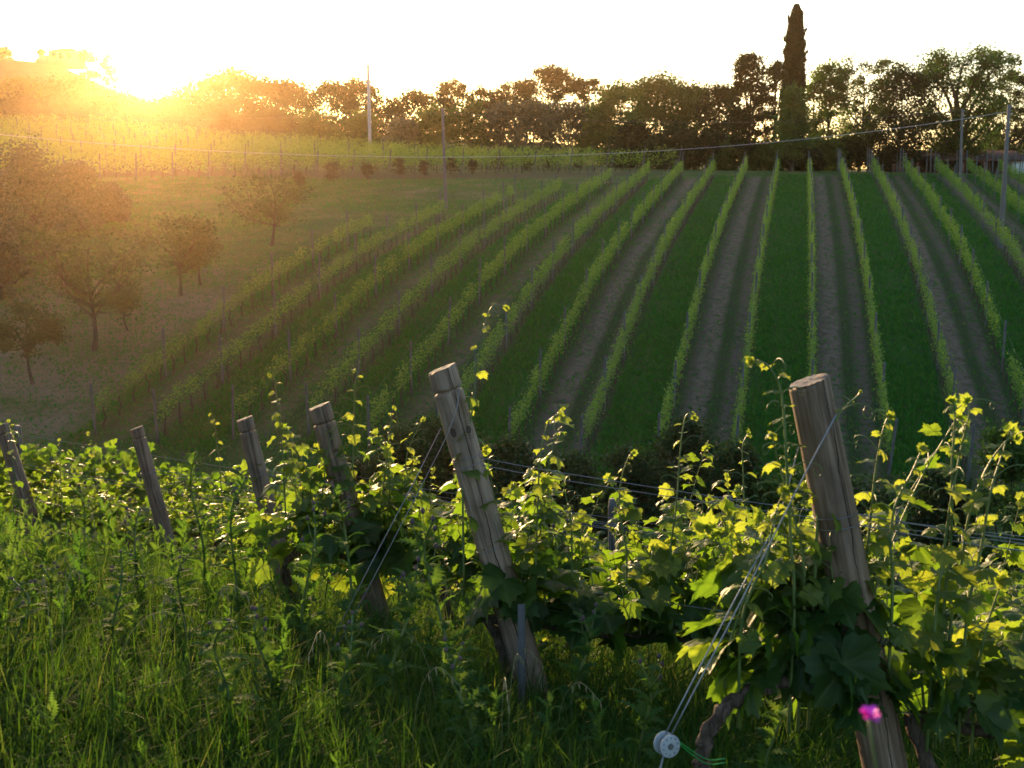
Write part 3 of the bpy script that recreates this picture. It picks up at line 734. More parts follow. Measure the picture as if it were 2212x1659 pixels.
def cable(label, a, b, sag, r_, mat='cable'):
    t = np.linspace(0, 1, 50)[:, None]; P = a * (1 - t) + b * t; P[:, 2] -= (4 * sag * t * (1 - t))[:, 0]
    mb = MB(); V, Fs = tube(P - a, r_, 5); mb.add(V, Fs)
    o = mb.build('cable', M[mat], None, loc=tuple(a)); tag(o, label, 'cable')
a = at_y(-260, 262, 50); b = tR - np.array([0, 0, .35])
cable('thick pale cable sagging across the whole slope to the leaning pole', a, b, 1.9, .009)
cable('thin cable strung between the dark pole and the grey pole', tD - np.array([0, 0, .3]), tM - np.array([0, 0, .1]), .75, .007, 'thin')
cable('thin faint cable running left from the dark pole out of view', at_y(-200, 252, 84), tD - np.array([0, 0, .3]), .35, .007, 'thin')

# ---------------------------------------------------------------- shed at the right and house on the hill
def shed():
    y = 101; L = at_y(1975, 340, y)[0]; R_ = at_y(2188, 340, y)[0]; zb = min(gz(L, y), gz(R_, y)); zt = at_y(2100, 327, y)[2]; ze = at_y(2100, 346, y)[2]
    root = thing('shed', 'long low open shed with tiled roof and pale gable end', 'shed', ((L + R_) / 2, y, zb))
    w = R_ - L; he = ze - zb; hr = zt - zb; d = 5.0
    mb = MB(); V, Fs = box((0, d, he / 2), (w, .25, he)); mb.add(V, Fs); mb.build('wall', M['dark_wood'], root)
    V = []; 
    def gable(x, wd, mat):
        m_ = MB(); prof = [(0, -.3), (0, he), (d * .5, hr - .1), (d, he), (d, -.3)]
        V = [(x + sx, py, pz) for sx in (0, wd) for py, pz in prof]
        m_.add(V, [np.array([[4, 3, 2, 1, 0]]), np.array([[5, 6, 7, 8, 9]]), np.array([[i, (i + 1) % 5, 5 + (i + 1) % 5, 5 + i] for i in range(5)])])
        m_.build('gable_wall', mat, root)
    gable(w / 2 + .02, 1.0, M['plaster']); gable(-w / 2 - .3, .28, M['brick'])
    for sgn in (0, 1):
        m_ = MB(); y0_, y1_ = (-.5, d * .5) if sgn == 0 else (d * .5, d + .5)
        z0_, z1_ = (he - .1, hr) if sgn == 0 else (hr, he - .1)
        V = [(x, yy, zz + t) for t in (0.02, .14) for x, yy, zz in [(-w / 2 - .5, y0_, z0_), (w / 2 + 1.2, y0_, z0_), (w / 2 + 1.2, y1_, z1_), (-w / 2 - .5, y1_, z1_)]]
        m_.add(V, np.array([[3, 2, 1, 0], [4, 5, 6, 7], [0, 1, 5, 4], [2, 3, 7, 6], [0, 4, 7, 3], [1, 2, 6, 5]])); m_.build('roof', M['tile'], root)
    for i in range(5):
        m_ = MB(); V, Fs = box((-w / 2 + .3 + i * (w - .6) / 4, 0.05, he / 2 - .15), (.22, .22, he)); m_.add(V, Fs); m_.build('pillar', M['brick'], root)
    # small brick store beside it
    p = on_ground(1955, 372, 0, 85); h = at_y(1955, 344, p[1])[2] - p[2]
    r2 = thing('brick_store', 'small brick store with lean-to roof left of the long shed', 'outbuilding', tuple(p))
    m_ = MB(); V, Fs = box((0, .8, h / 2 - .1), (1.3, 1.6, h)); m_.add(V, Fs); m_.build('wall', M['brick'], r2)
    m_ = MB(); V, Fs = box((0, .8, h + .05), (1.7, 2.0, .1)); V[:, 2] += V[:, 0] * -.18; m_.add(V, Fs); m_.build('roof', M['tile'], r2)
    m_ = MB(); V, Fs = box((.1, -.02, h * .4), (.6, .05, h * .75)); m_.add(V, Fs); m_.build('door', M['dark_wood'], r2)
shed()
def house():
    y = 312; a = at_y(122, 128, y); zb = gz(a[0], y) - .5; s = y / F_PX
    zt = at_y(122, 100, y)[2]; root = thing('farmhouse', 'hazy farmhouse with lower wing on top of the left hill', 'house', (a[0], y, zb))
    h = zt - zb
    m_ = MB(); w1 = 55 * s; V, Fs = box((w1 * .2, 4, (h - 1.2) / 2), (w1, 8, h - 1.2)); m_.add(V, Fs); m_.build('wall', M['ochre'], root)
    m_ = MB(); x0_, x1_ = w1 * .2 - w1 / 2 - .4, w1 * .2 + w1 / 2 + .4; hz = h - 1.2
    V = [(x0_, -.4, hz), (x1_, -.4, hz), (x1_, 8.4, hz), (x0_, 8.4, hz), (x0_ + 2.5, 4, h), (x1_ - 2.5, 4, h)]
    m_.add(V, [np.array([[0, 3, 2, 1], [0, 1, 5, 4], [2, 3, 4, 5]]), np.array([[0, 4, 3], [1, 2, 5]])]); m_.build('roof', M['tile'], root)
    m_ = MB(); w2 = 26 * s; xc = w1 * .2 - w1 / 2 - w2 / 2; h2 = h * .62; V, Fs = box((xc, 4.5, h2 / 2), (w2, 6, h2)); m_.add(V, Fs); m_.build('wing', M['ochre'], root)
    for i in range(3):
        m_ = MB(); V, Fs = box((w1 * .2 + (i - 1) * w1 * .28, -.02, h * .55), (.9, .12, 1.3)); m_.add(V, Fs); m_.build('window', M['hole'], root)
    for i, (u, vt, w) in enumerate([(8, 104, 30), (88, 108, 16), (188, 108, 50), (232, 118, 46)]):
        T(u, vt, w, 316, 'hill_tree', ['lone tree on the hill at the far left edge', 'slim tree touching the left wing of the hill house', 'round tree just right of the hill house', 'tree fading into the glare right of the hill house'][i],
          nl=900, ls=.55, nc=26, cr=.18, cb=.02, shape='bush', seed=1700 + i, group='trees on the hill', trunk_r=.2)
house()

# ---------------------------------------------------------------- meadow grass tufts on the far slope
def tufts():
    r = np.random.RandomState(77); mb = MB()
    BL = (np.array([[-.5, 0, 0], [.5, 0, 0], [.1, 0, 1.0]]), [np.array([[0, 1, 2]])])
    n = 230000
    y = 33 + 62 * r.rand(n) ** 1.25; x = y * r.uniform(-.48, .47, n)
    k = (x - ROW_M * y - ROW_X0) / ROW_S; fr = (k / 2) % 1
    ks = sorted(ROWS); inv = (k > -9.3) & (y > np.interp(k, ks, [ROWS[q][0] for q in ks]) - 1) & (y < np.interp(k, ks, [ROWS[q][1] for q in ks]) + 1)
    green = inv & (fr > .03) & (fr < .47)
    leftish = smooth(-2, -6, k)
    pr = np.where(inv, np.where(green, .55 + .45 * (lump(x, y, 1.2, 41) > -.25), (.12 + .25 * leftish) * (1 + (lump(x, y, 1.6, 42) > .1))), .75 * (.3 + .7 * (lump(x, y, 3, 4) > -.1)))
    keep = r.rand(n) < pr; x, y, green, inv = x[keep], y[keep], green[keep], inv[keep]; n = len(x)
    hgt = np.where(green, r.uniform(.08, .22, n), r.uniform(.05, .14, n)); wd = r.uniform(.05, .12, n)
    Tt = np.stack([r.normal(0, .35, n), r.normal(0, .35, n), np.ones(n)], -1)
    a = r.rand(n) * 3.14; N = np.stack([np.cos(a), np.sin(a), np.zeros(n)], -1)
    X = np.cross(Tt, N); R = np.stack([X, N, Tt], -1)
    tone = np.clip(np.where(green, .25, .55) + r.normal(0, .18, n), 0, 1)
    scatter(mb, BL[0], BL[1], np.stack([x, y, terrain(x, y) - .01], -1), R, np.stack([wd, wd, hgt], -1), tone)
    o = mb.build('meadow_grass', M['meadow']); tag(o, 'short grass and clover covering the alleys and meadow of the far slope', 'grass', kind='stuff')
tufts()

# ---------------------------------------------------------------- NEAR VINEYARD
RD = np.array([1.0, 0.12, 0]); RD = RD / np.linalg.norm(RD)
POSTS = {  # row: (top u, v, depth, lean along x per metre, radius, label, material)
    6: (1747, 826, 3.0, .235, .0525, 'thickest and nearest leaning round post with a pale cut top, right of centre', 'post'),
    5: (955, 798, 4.5, .27, .057, 'leaning grooved post with two dark knots near its top, centre of the view', 'post_knot'),
    4: (690, 878, 5.8, .25, .056, 'leaning post with a saw notch, just left of the knotty post', 'post'),
    3: (528, 905, 7.8, .22, .056, 'short leaning post half hidden by shoots, left of the saw notched post', 'post'),
    2: (295, 925, 9.8, .22, .056, 'slender leaning post standing clear in the weeds at left', 'post'),
    1: (3, 918, 10.4, .25, .062, 'leaning post cut by the left edge of the view', 'post')}
POST_BASE = {}; POST_TOP = {}
def near_post(row):
    u, v, d, lean, rad, lab, mt = POSTS[row]
    top = at(u, v, d); b = top.copy()
    for _ in range(20):
        z = gz(b[0], b[1]); b = np.array([top[0] + lean * (top[2] - z), top[1] - .03, z])
    POST_BASE[row] = b; POST_TOP[row] = top
    ax = Vector(top - b); L = ax.length
    root = thing('vine_post', lab, 'post', tuple(b), 'leaning end posts of the near vine rows')
    root.rotation_euler = ax.to_track_quat('Z', 'X').to_euler()
    # keep local -y towards the camera
    q = ax.to_track_quat('Z', 'X'); xax = q @ Vector((1, 0, 0)); ang = math.atan2(xax.y, xax.x)
    root.rotation_euler = (q @ Vector((0, 0, 1)).rotation_difference(Vector((0, 0, 1)))).to_euler()
    m3 = Matrix.Identity(3); zz = ax.normalized(); xx = Vector((1, 0, 0)); xx = (xx - zz * xx.dot(zz)).normalized(); yy = zz.cross(xx)
    m3 = Matrix((xx, yy, zz)).transposed(); root.rotation_euler = m3.to_euler()
    r = np.random.RandomState(row)
    n = 48; zs = np.unique(np.concatenate([np.linspace(-.35, L - .16, 50), np.linspace(L - .15, L - .012, 42), [L - .006, L - .002, L]])); nz = len(zs); th = np.arange(n) * 2 * np.pi / n
    prof = np.full(nz, rad) * (1 + .16 * (1 - np.clip(zs / L, 0, 1)))
    if row != 6:   # sawn groove under the head
        prof = prof - .016 * np.exp(-((zs - (L - .085)) / .006) ** 2)
    prof[-1] *= .955; prof[-2] *= .985
    TH, ZZ = np.meshgrid(th, zs)
    rr = prof[:, None] * (1 + .025 * np.sin(2 * TH + 1 + ZZ * 1.3) + .015 * np.sin(5 * TH + ZZ * 2.4 + row) + .012 * r.normal(0, 1, (1, n)))
    ca = -np.pi / 2 + .35 * np.sin(ZZ * 1.7 + row)      # drying crack groove on the camera side
    dd = np.abs((TH - ca + np.pi) % (2 * np.pi) - np.pi); rr = rr - .003 * np.exp(-(dd / .09) ** 2)
    V = np.stack([rr * np.cos(TH), rr * np.sin(TH), ZZ + (ZZ > L - .004) * .012 * np.cos(TH)], -1).reshape(-1, 3)
    i = np.arange(nz - 1)[:, None] * n; j = np.arange(n)[None]; j2 = (j + 1) % n
    Q = np.stack([i + j, i + j2, i + n + j2, i + n + j], -1).reshape(-1, 4)
    cc = len(V); V = np.vstack([V, [[0, 0, L + .003]]])
    Tt = np.stack([(nz - 1) * n + j[0], (nz - 1) * n + j2[0], np.full(n, cc)], -1)
    mb = MB(); mb.add(V, [Q, Tt]); so = mb.build('shaft', M[mt], root, smooth=True)
    capR = [prof[-1] * .998, prof[-1] * .6, prof[-1] * .25]; CV = []
    edge = V[(nz - 1) * n:(nz) * n]
    for q_ in (1.0, .6, .25): CV.append(edge * np.array([q_, q_, 0]) + np.array([0, 0, 1]) * (L + .004 + .006 * (edge[:, :1] / prof[-1]) * q_) + np.stack([0 * th, 0 * th, r.normal(0, .0008, n)], -1))
    CV.append(np.array([[0, 0, L + .004]])); CV = np.vstack(CV); Fc = []
    for q_ in range(2): Fc.append(np.stack([q_ * n + j[0], q_ * n + j2[0], (q_ + 1) * n + j2[0], (q_ + 1) * n + j[0]], -1))
    mb = MB(); mb.add(CV, [np.concatenate(Fc), np.stack([2 * n + j[0], 2 * n + j2[0], np.full(n, 3 * n)], -1)]); mb.build('cut_end', M['end_grain'], root)
    # turns of wire round the shaft where the trellis wires are tied
    for zz_ in (L - .37, L - .40, L - .75) if row >= 4 else (L - .38, L - .7):
        a = np.linspace(0, 6.4, 40); pr = float(np.interp(zz_, zs, prof)) + .0035
        P = np.stack([pr * np.cos(a), pr * np.sin(a), zz_ + .012 * np.sin(a * .5 + row)], -1)
        mb = MB(); V, Fs = tube(P, .0013, 5); mb.add(V, Fs); mb.build('wire_wrap', M['wire'], root)
for row in POSTS: near_post(row)
def row_point(row, x, h=0.0):
    b = POST_BASE[row]; p = b + RD * ((x - b[0]) / RD[0]); return np.array([p[0], p[1], gz(p[0], p[1]) + h])
def row_hit(row, u, v):                # point of the row's vertical plane seen at a pixel
    r = ray(u, v); b = POST_BASE[row]; n = np.array([-RD[1], RD[0], 0]); t = n.dot(b) / n.dot(r); return r * t

# intermediate posts
for (u, v, d, lab) in [(1573, 1072, 8.0, 'pale upright stake left of the nearest post above the leaves'), (1325, 1078, 9.9, 'pale upright stake right of the knotty post behind the leaves'),
                       (1126, 1073, 11.2, 'thin grey stake just right of the knotty post'), (872, 1068, 11.6, 'thin grey stake between the saw notched and knotty posts'),
                       (1947, 1098, 8.3, 'grey stake right of the nearest post'), (1470, 1135, 10.5, 'short grey stake between two taller pale stakes')]:
    p = at(u, v, d); z = gz(p[0], p[1]); h = p[2] - z; r = np.random.RandomState(int(u))
    mb = MB(); zs = np.linspace(-.25, h, 20); P = np.stack([.01 * np.sin(zs * 3), 0 * zs, zs], -1); R = np.full(20, .042); R[-1] *= .75; R[-2] *= .95
    V, Fs = tube(P, R, 16); mb.add(V, Fs)
    o = mb.build('vine_stake', M['old_post'], None, smooth=True, loc=(p[0], p[1], z)); tag(o, lab, 'stake', 'upright stakes inside the near vine rows')

# trellis wires
XEND = {6: 2.6, 5: 3.6, 4: 4.6, 3: 5.6, 2: 6.6, 1: 7.4}
PN = {6: 'nearest thick post', 5: 'knotty post', 4: 'saw notched post', 3: 'half hidden post', 2: 'slender post in the weeds', 1: 'post at the left edge'}
for row in POSTS:
    b, t = POST_BASE[row], POST_TOP[row]; Lz = t[2] - b[2]
    for nm, hh in (('top', Lz - .34), ('second', Lz - .37), ('lower', .62)):
        f_ = hh / Lz; s0 = b + (t - b) * f_ + np.array([.03, -.03, 0])
        xs = np.linspace(s0[0], XEND[row], 24); P = [row_point(row, x, 0) for x in xs]; P = np.array(P)
        zz = np.interp(xs, [xs[0], xs[-1]], [s0[2], P[-1][2] + hh]); zz = zz - .02 * np.abs(np.sin((xs - xs[0]) * 1.3)) 
        w_ = np.clip((xs - xs[0]) / .5, 0, 1); P[:, 1] = s0[1] * (1 - w_) + P[:, 1] * w_; P[:, 2] = zz
        mb = MB(); V, Fs = tube(P - P[0], .0019 if row > 3 else .0028, 5); mb.add(V, Fs)
        o = mb.build('trellis_wire', M['wire'], None, loc=tuple(P[0])); tag(o, f'{nm} trellis wire leading right from the {PN[row]}', 'wire', 'trellis wires of the near rows')

# ---- shoots, leaves, tendrils
def shoot_geo(r, P, mb_s, lf, base_r=.0042, size=.075, gap=.055, young=0.0, tend=True, tip=True, start=0.0):
    """stem along P; appends leaf placements to lf = [C, R, S, tone]"""
    P = np.asarray(P); seg = np.linalg.norm(np.diff(P, axis=0), axis=1); cum = np.concatenate([[0], np.cumsum(seg)]); L = cum[-1]
    V, Fs = tube(P, np.linspace(base_r, base_r * .35, len(P)), 6); mb_s.add(V, Fs)
    s = start; side = r.choice([-1, 1]); az0 = r.rand() * 6.28
    while s < L - .005:
        f = s / L; p = np.array([np.interp(s, cum, P[:, i]) for i in range(3)])
        az = az0 + side * math.pi / 2 * 1.0 + r.normal(0, .7); side = -side
        sz = size * (1 - .75 * f ** 1.6) * r.uniform(.75, 1.2)
        pet = sz * r.uniform(.7, 1.2)
        e = r.uniform(.1, .8); dirv = np.array([math.cos(az) * math.cos(e), math.sin(az) * math.cos(e), math.sin(e)])
        q = p + dirv * pet
        Vt, Ft = tube(spline([p, p + dirv * pet * .5 + [0, 0, .004], q], 3), base_r * (.45 - .2 * f), 4, False); mb_s.add(Vt, Ft)
        dr = r.uniform(-.1, 1.3) * (1 - .6 * f)
        T_ = np.array([math.cos(az) * math.cos(dr), math.sin(az) * math.cos(dr), -math.sin(dr)])
        N = np.array([0, 0, 1.0]) + r.normal(0, .35, 3) + .25 * sd
        lf[0].append(q); lf[1].append(frames(T_[None], N[None])[0]); lf[2].append(sz); lf[3].append(np.clip(.28 + young + .6 * f ** 1.5 + r.normal(0, .13), 0, 1))
        if tend and f > .45 and r.rand() < .55:        # tendril opposite the leaf
            a2 = az + math.pi + r.normal(0, .4); Lt = r.uniform(.05, .13); d2 = np.array([math.cos(a2) * .7, math.sin(a2) * .7, .8])
            cr = r.uniform(.01, .022); tt = np.linspace(0, 1, 8)[:, None]
            st = p + d2 * Lt * tt + np.array([0, 0, -1]) * Lt * .55 * tt ** 2
            an = np.linspace(0, r.uniform(2, 7), 12); h2 = d2 / np.linalg.norm(d2)
            cu = st[-1] + np.stack([h2[0] * np.sin(an) * cr, h2[1] * np.sin(an) * cr, -cr + np.cos(an) * cr], -1) * np.linspace(1, .6, 12)[:, None]
            Pt = np.vstack([st, cu[1:]]); V, Fs = tube(Pt, np.linspace(base_r * .35, base_r * .14, len(Pt)), 4, False); mb_s.add(V, Fs)
        s += gap * r.uniform(.7, 1.3) * (1 - .5 * f)
    if tip:
        for k in range(3):
            az = r.rand() * 6.28; T_ = np.array([math.cos(az) * .6, math.sin(az) * .6, .6]); sz = size * r.uniform(.12, .38)
            lf[0].append(P[-1] - (P[-1] - P[-2]) * r.rand()); lf[1].append(frames(T_[None], r.normal(0, 1, (1, 3)))[0]); lf[2].append(sz); lf[3].append(r.uniform(.75, 1))
    return P
def emit_shoot(vine, r, P, org, kit, **kw):
    mb_s = MB(); lf = [[], [], [], []]
    shoot_geo(r, P - org, mb_s, lf, **kw)
    so = mb_s.build('shoot', M['green_stem'], vine, smooth=True)
    if lf[0]:
        mb = MB(); leaves(mb, r, np.array(lf[0]), np.array(lf[1]), np.array(lf[2]), np.array(lf[3]), kit)
        mb.build('leaves', M['vine_leaf'], so, smooth=(kit is LEAF_HI))
    return so
HERO = [
    (5, [(1120, 1330), (1088, 1180), (1064, 1060), (1048, 965)], .085, .085), (5, [(1290, 1330), (1275, 1230), (1262, 1160)], .085, .07), (5, [(1420, 1340), (1405, 1250), (1410, 1180)], .085, .07),
    (4, [(640, 1260), (650, 1130), (655, 1040)], .085, .07), (4, [(772, 1260), (782, 1140), (792, 1050)], .088, .07), (4, [(704, 1290), (720, 1170), (724, 1090)], .085, .07), (4, [(860, 1290), (856, 1170), (850, 1100)], .085, .07),
    (4, [(580, 1270), (572, 1160), (566, 1080)], .085, .07), (3, [(500, 1250), (494, 1160), (488, 1090)], .08, .07),
    (6, [(1575, 1440), (1605, 1330), (1640, 1235), (1662, 1150)], .095, .095), (6, [(2105, 1450), (2132, 1330), (2160, 1245)], .105, .085),  # (row, [(u, v) from base to tip], leaf size, gap)
    (5, [(1000, 1010), (1018, 900), (1028, 800), (1042, 735), (1052, 690), (1062, 665), (1080, 660), (1095, 668)], .050, .10),
    (5, [(1158, 1180), (1162, 1080), (1166, 990), (1178, 930), (1192, 900), (1212, 893)], .05, .075),
    (5, [(1448, 1200), (1462, 1090), (1470, 980), (1480, 910), (1492, 893), (1502, 905)], .055, .075),
    (5, [(1235, 1190), (1232, 1120), (1222, 1070), (1216, 1040)], .055, .06),
    (5, [(1355, 1200), (1340, 1110), (1345, 1040), (1362, 990), (1375, 985)], .045, .06),
    (5, [(1620, 1190), (1612, 1100), (1608, 1020), (1606, 965), (1620, 935)], .05, .07),
    (6, [(1712, 1300), (1706, 1150), (1697, 1000), (1690, 880), (1682, 830), (1662, 795), (1640, 778), (1622, 782)], .058, .075),
    (6, [(1742, 1250), (1720, 1120), (1690, 1010), (1672, 940)], .05, .06),
    (6, [(1880, 1280), (1890, 1150), (1905, 1030), (1918, 950), (1930, 915), (1940, 908)], .055, .06),
    (6, [(1925, 1290), (1918, 1180), (1930, 1090), (1965, 1010), (1990, 960)], .055, .06),
    (6, [(2040, 1300), (2050, 1150), (2052, 1000), (2058, 930), (2060, 880), (2050, 862)], .06, .07),
    (6, [(2010, 1330), (2030, 1200), (2045, 1080), (2072, 960), (2082, 890), (2078, 860)], .06, .08),
    (6, [(2080, 1330), (2110, 1180), (2130, 1060), (2160, 980), (2176, 925)], .06, .07),
    (6, [(2060, 1350), (2085, 1230), (2100, 1120), (2140, 1020), (2185, 960), (2205, 950)], .06, .08),
    (6, [(1780, 1050), (1800, 960), (1815, 905), (1840, 880), (1862, 862), (1868, 850)], .022, .09),
    (6, [(1600, 1330), (1650, 1200), (1668, 1110), (1690, 1050)], .06, .06),
    (4, [(612, 1100), (606, 990), (600, 900), (592, 850), (588, 822), (576, 812)], .055, .09),
    (4, [(760, 1130), (762, 1010), (765, 900), (768, 830), (772, 806), (762, 800)], .055, .09),
    (4, [(690, 1120), (700, 1040), (712, 960), (735, 905), (745, 900)], .05, .08),
    (4, [(820, 1130), (832, 1020), (842, 930), (846, 890), (852, 882)], .05, .07),
    (4, [(880, 1140), (875, 1050), (880, 980), (900, 930), (915, 905)], .05, .08),
    (4, [(935, 1140), (928, 1060), (938, 1010)], .05, .06),
    (3, [(480, 1110), (474, 1010), (466, 950), (460, 905), (452, 898)], .055, .09),
    (3, [(560, 1110), (552, 1040), (556, 985)], .05, .08), (3, [(640, 1120), (650, 1060), (646, 1010)], .05, .08),
    (3, [(1075, 1170), (1082, 1110), (1092, 1060)], .05, .08),
    (2, [(215, 1080), (205, 1010), (196, 960), (190, 935)], .05, .1), (2, [(130, 1080), (128, 1010), (125, 950)], .05, .1), (2, [(30, 1060), (18, 960), (12, 905)], .05, .1)]
VX = {  # vine trunk positions (world x) along each near row
    6: [.46, 1.12], 5: [-.02, .95, 1.95], 4: [-1.12, -.35, .6, 1.55, 2.5], 3: [-1.3, -.4, .6, 1.6, 2.6, 3.6], 2: [-2.6, -1.6, -.6, .4, 1.4, 2.4, 3.4, 4.4], 1: [-5.6, -4.6, -3.6, -2.6, -1.6, -.6, .4, 1.4, 2.4, 3.4, 4.4, 5.3]}
heroes_left = list(HERO)
for row in sorted(VX, reverse=True):
    kit = LEAF_HI if row >= 4 else LEAF_MID
    nsh = {6: 19, 5: 20, 4: 20, 3: 19, 2: 18, 1: 17}[row]; lsz = {6: .114, 5: .114, 4: .108, 3: .09, 2: .085, 1: .085}[row]
    for vi, vx in enumerate(VX[row]):
        r = np.random.RandomState(2000 + row * 50 + vi)
        p0 = row_point(row, vx); p0[1] += 0 if row == 6 else .07 if row > 3 else .2; org = p0
        lab = f'leafy grapevine, {ordn(vi)} from left in the row of the {PN[row]}'
        if row == 6: lab = ['large leaved grapevine with curved bare trunk left of the nearest post', 'dense dark large leaved grapevine in front of the right side of the nearest post'][vi]
        if row == 5 and vi == 0: lab = 'grapevine with dark twisted trunk hugging the knotty post'
        vine = thing('grapevine', lab, 'grapevine', tuple(p0), 'grapevines of the near rows')
        ch = {6: .60, 5: .46, 4: .46, 3: .38, 2: .32, 1: .30}[row] + r.normal(0, .025)                       # cordon height
        if row == 6 and vi == 0:
            W_ = [row_hit(6, u, v) for u, v in [(1545, 1720), (1512, 1650), (1520, 1590), (1555, 1525), (1610, 1486), (1670, 1470)]]
            W_ = [w + np.array([0, -.03, 0]) for w in W_]; W_.insert(0, np.array([W_[0][0] + .01, W_[0][1], gz(W_[0][0], W_[0][1]) - .05]))
            Tk = spline(W_, 6) - org; rad = np.linspace(.026, .017, len(Tk))
            Cp = [row_hit(6, u, v) for u, v in [(1670, 1470), (1740, 1480), (1810, 1500), (1850, 1510)]]
        else:
            dxl = r.normal(0, .03); Tk = spline([[0, 0, -.08], [r.normal(0, .02), 0, .12], [r.normal(0, .04), r.normal(0, .02), .34], [dxl, 0, ch]], 6)
            if row == 5 and vi == 0:
                W_ = [row_hit(5, u, v) for u, v in [(1130, 1585), (1122, 1520), (1096, 1450), (1078, 1390), (1050, 1340)]]; Tk = spline(W_, 6) - org + np.array([0, .02, 0])
            rad = np.linspace(.03, .019, len(Tk)) * r.uniform(.85, 1.1)
            e = Tk[-1] + org; x1 = (VX[row][vi + 1] - .08) if vi + 1 < len(VX[row]) else vx + .95
            if row == 5 and vi == 0: e = e + np.array([.0, 0, .0])
            nC = 6; Cp = [e] + [row_point(row, e[0] + (x1 - e[0]) * f, (e[2] - gz(e[0], e[1])) + r.normal(0, .015)) + np.array([0, r.normal(0, .012), 0]) for f in np.linspace(.2, 1, nC)]
        Tk = Tk + r.normal(0, .003, Tk.shape); mb = MB(); V, Fs = tube(Tk, rad * (1 + .18 * np.sin(np.arange(len(Tk)) * 1.9)), 9); V = V + r.normal(0, .0018, V.shape); mb.add(V, Fs); mb.build('trunk', M['vine_bark'], vine, smooth=True)
        Cd = spline(Cp, 5) - org; mb = MB(); V, Fs = tube(Cd, np.linspace(.017, .010, len(Cd)) * (1 + .22 * np.abs(np.sin(np.arange(len(Cd)) * 1.3))), 8); V = V + r.normal(0, .0014, V.shape); mb.add(V, Fs); mb.build('cordon', M['vine_bark'], vine, smooth=True)
        for k in range(nsh):
            f = (k + r.rand() * .8) / nsh; c = Cd[min(len(Cd) - 1, int(f * len(Cd)))] + org
            Ls = {6: r.uniform(.25, .50), 5: r.uniform(.28, .62), 4: r.uniform(.30, .66)}.get(row, r.uniform(.18, .44))
            if r.rand() < .16: Ls *= 1.5
            if row == 5 and vi > 0: Ls *= .85
            hang = r.rand() < .38 and not (row == 6 and vi == 0 and k < nsh * .45); hb = .10 if row == 6 else .0
            lx, ly = r.normal(0, .16), r.normal(0, .12) + (.06 if row == 6 and hang else .14 if row == 6 else .06)
            if hang: pts = [c, c + [lx * .5, ly * 1.2 - hb * .4, .12], c + [lx, ly * 1.8 - hb, .10 * r.rand()], c + [lx * 1.4, ly * 2.2 - hb * 1.2, -.16 * r.rand() - .04]]
            else: pts = [c, c + [lx * .3, ly * .6, Ls * .35], c + [lx * .7, ly, Ls * .7], c + [lx * 1.1 + r.normal(0, .03), ly * 1.1, Ls]]
            emit_shoot(vine, r, spline(pts, 4), org, kit, size=lsz * r.uniform(.85, 1.15), gap={6: .072, 5: .062, 4: .062}.get(row, .07), tend=row > 2, young=-.05)
        # long shoots that stand out above the canopy in the photograph
        for h_ in list(heroes_left):
            if h_[0] != row: continue
            bp = row_hit(row, *h_[1][0]); lim = (VX[row][vi] + VX[row][vi + 1]) / 2 if vi + 1 < len(VX[row]) else 99
            if bp[0] < lim:
                heroes_left.remove(h_)
                off = r.uniform(-.03, .05)
                P = [row_hit(row, u, v) + np.array([0, off + r.normal(0, .006), 0]) for u, v in h_[1]]
                b0 = P[0].copy(); b0[2] = min(P[0][2] - .08, gz(b0[0], b0[1]) + .5)
                emit_shoot(vine, r, spline([b0] + P, 5), org, kit, size=h_[2] * 1.15, gap=h_[3] * 1.05, young=.30, base_r=.0050, start=.12)

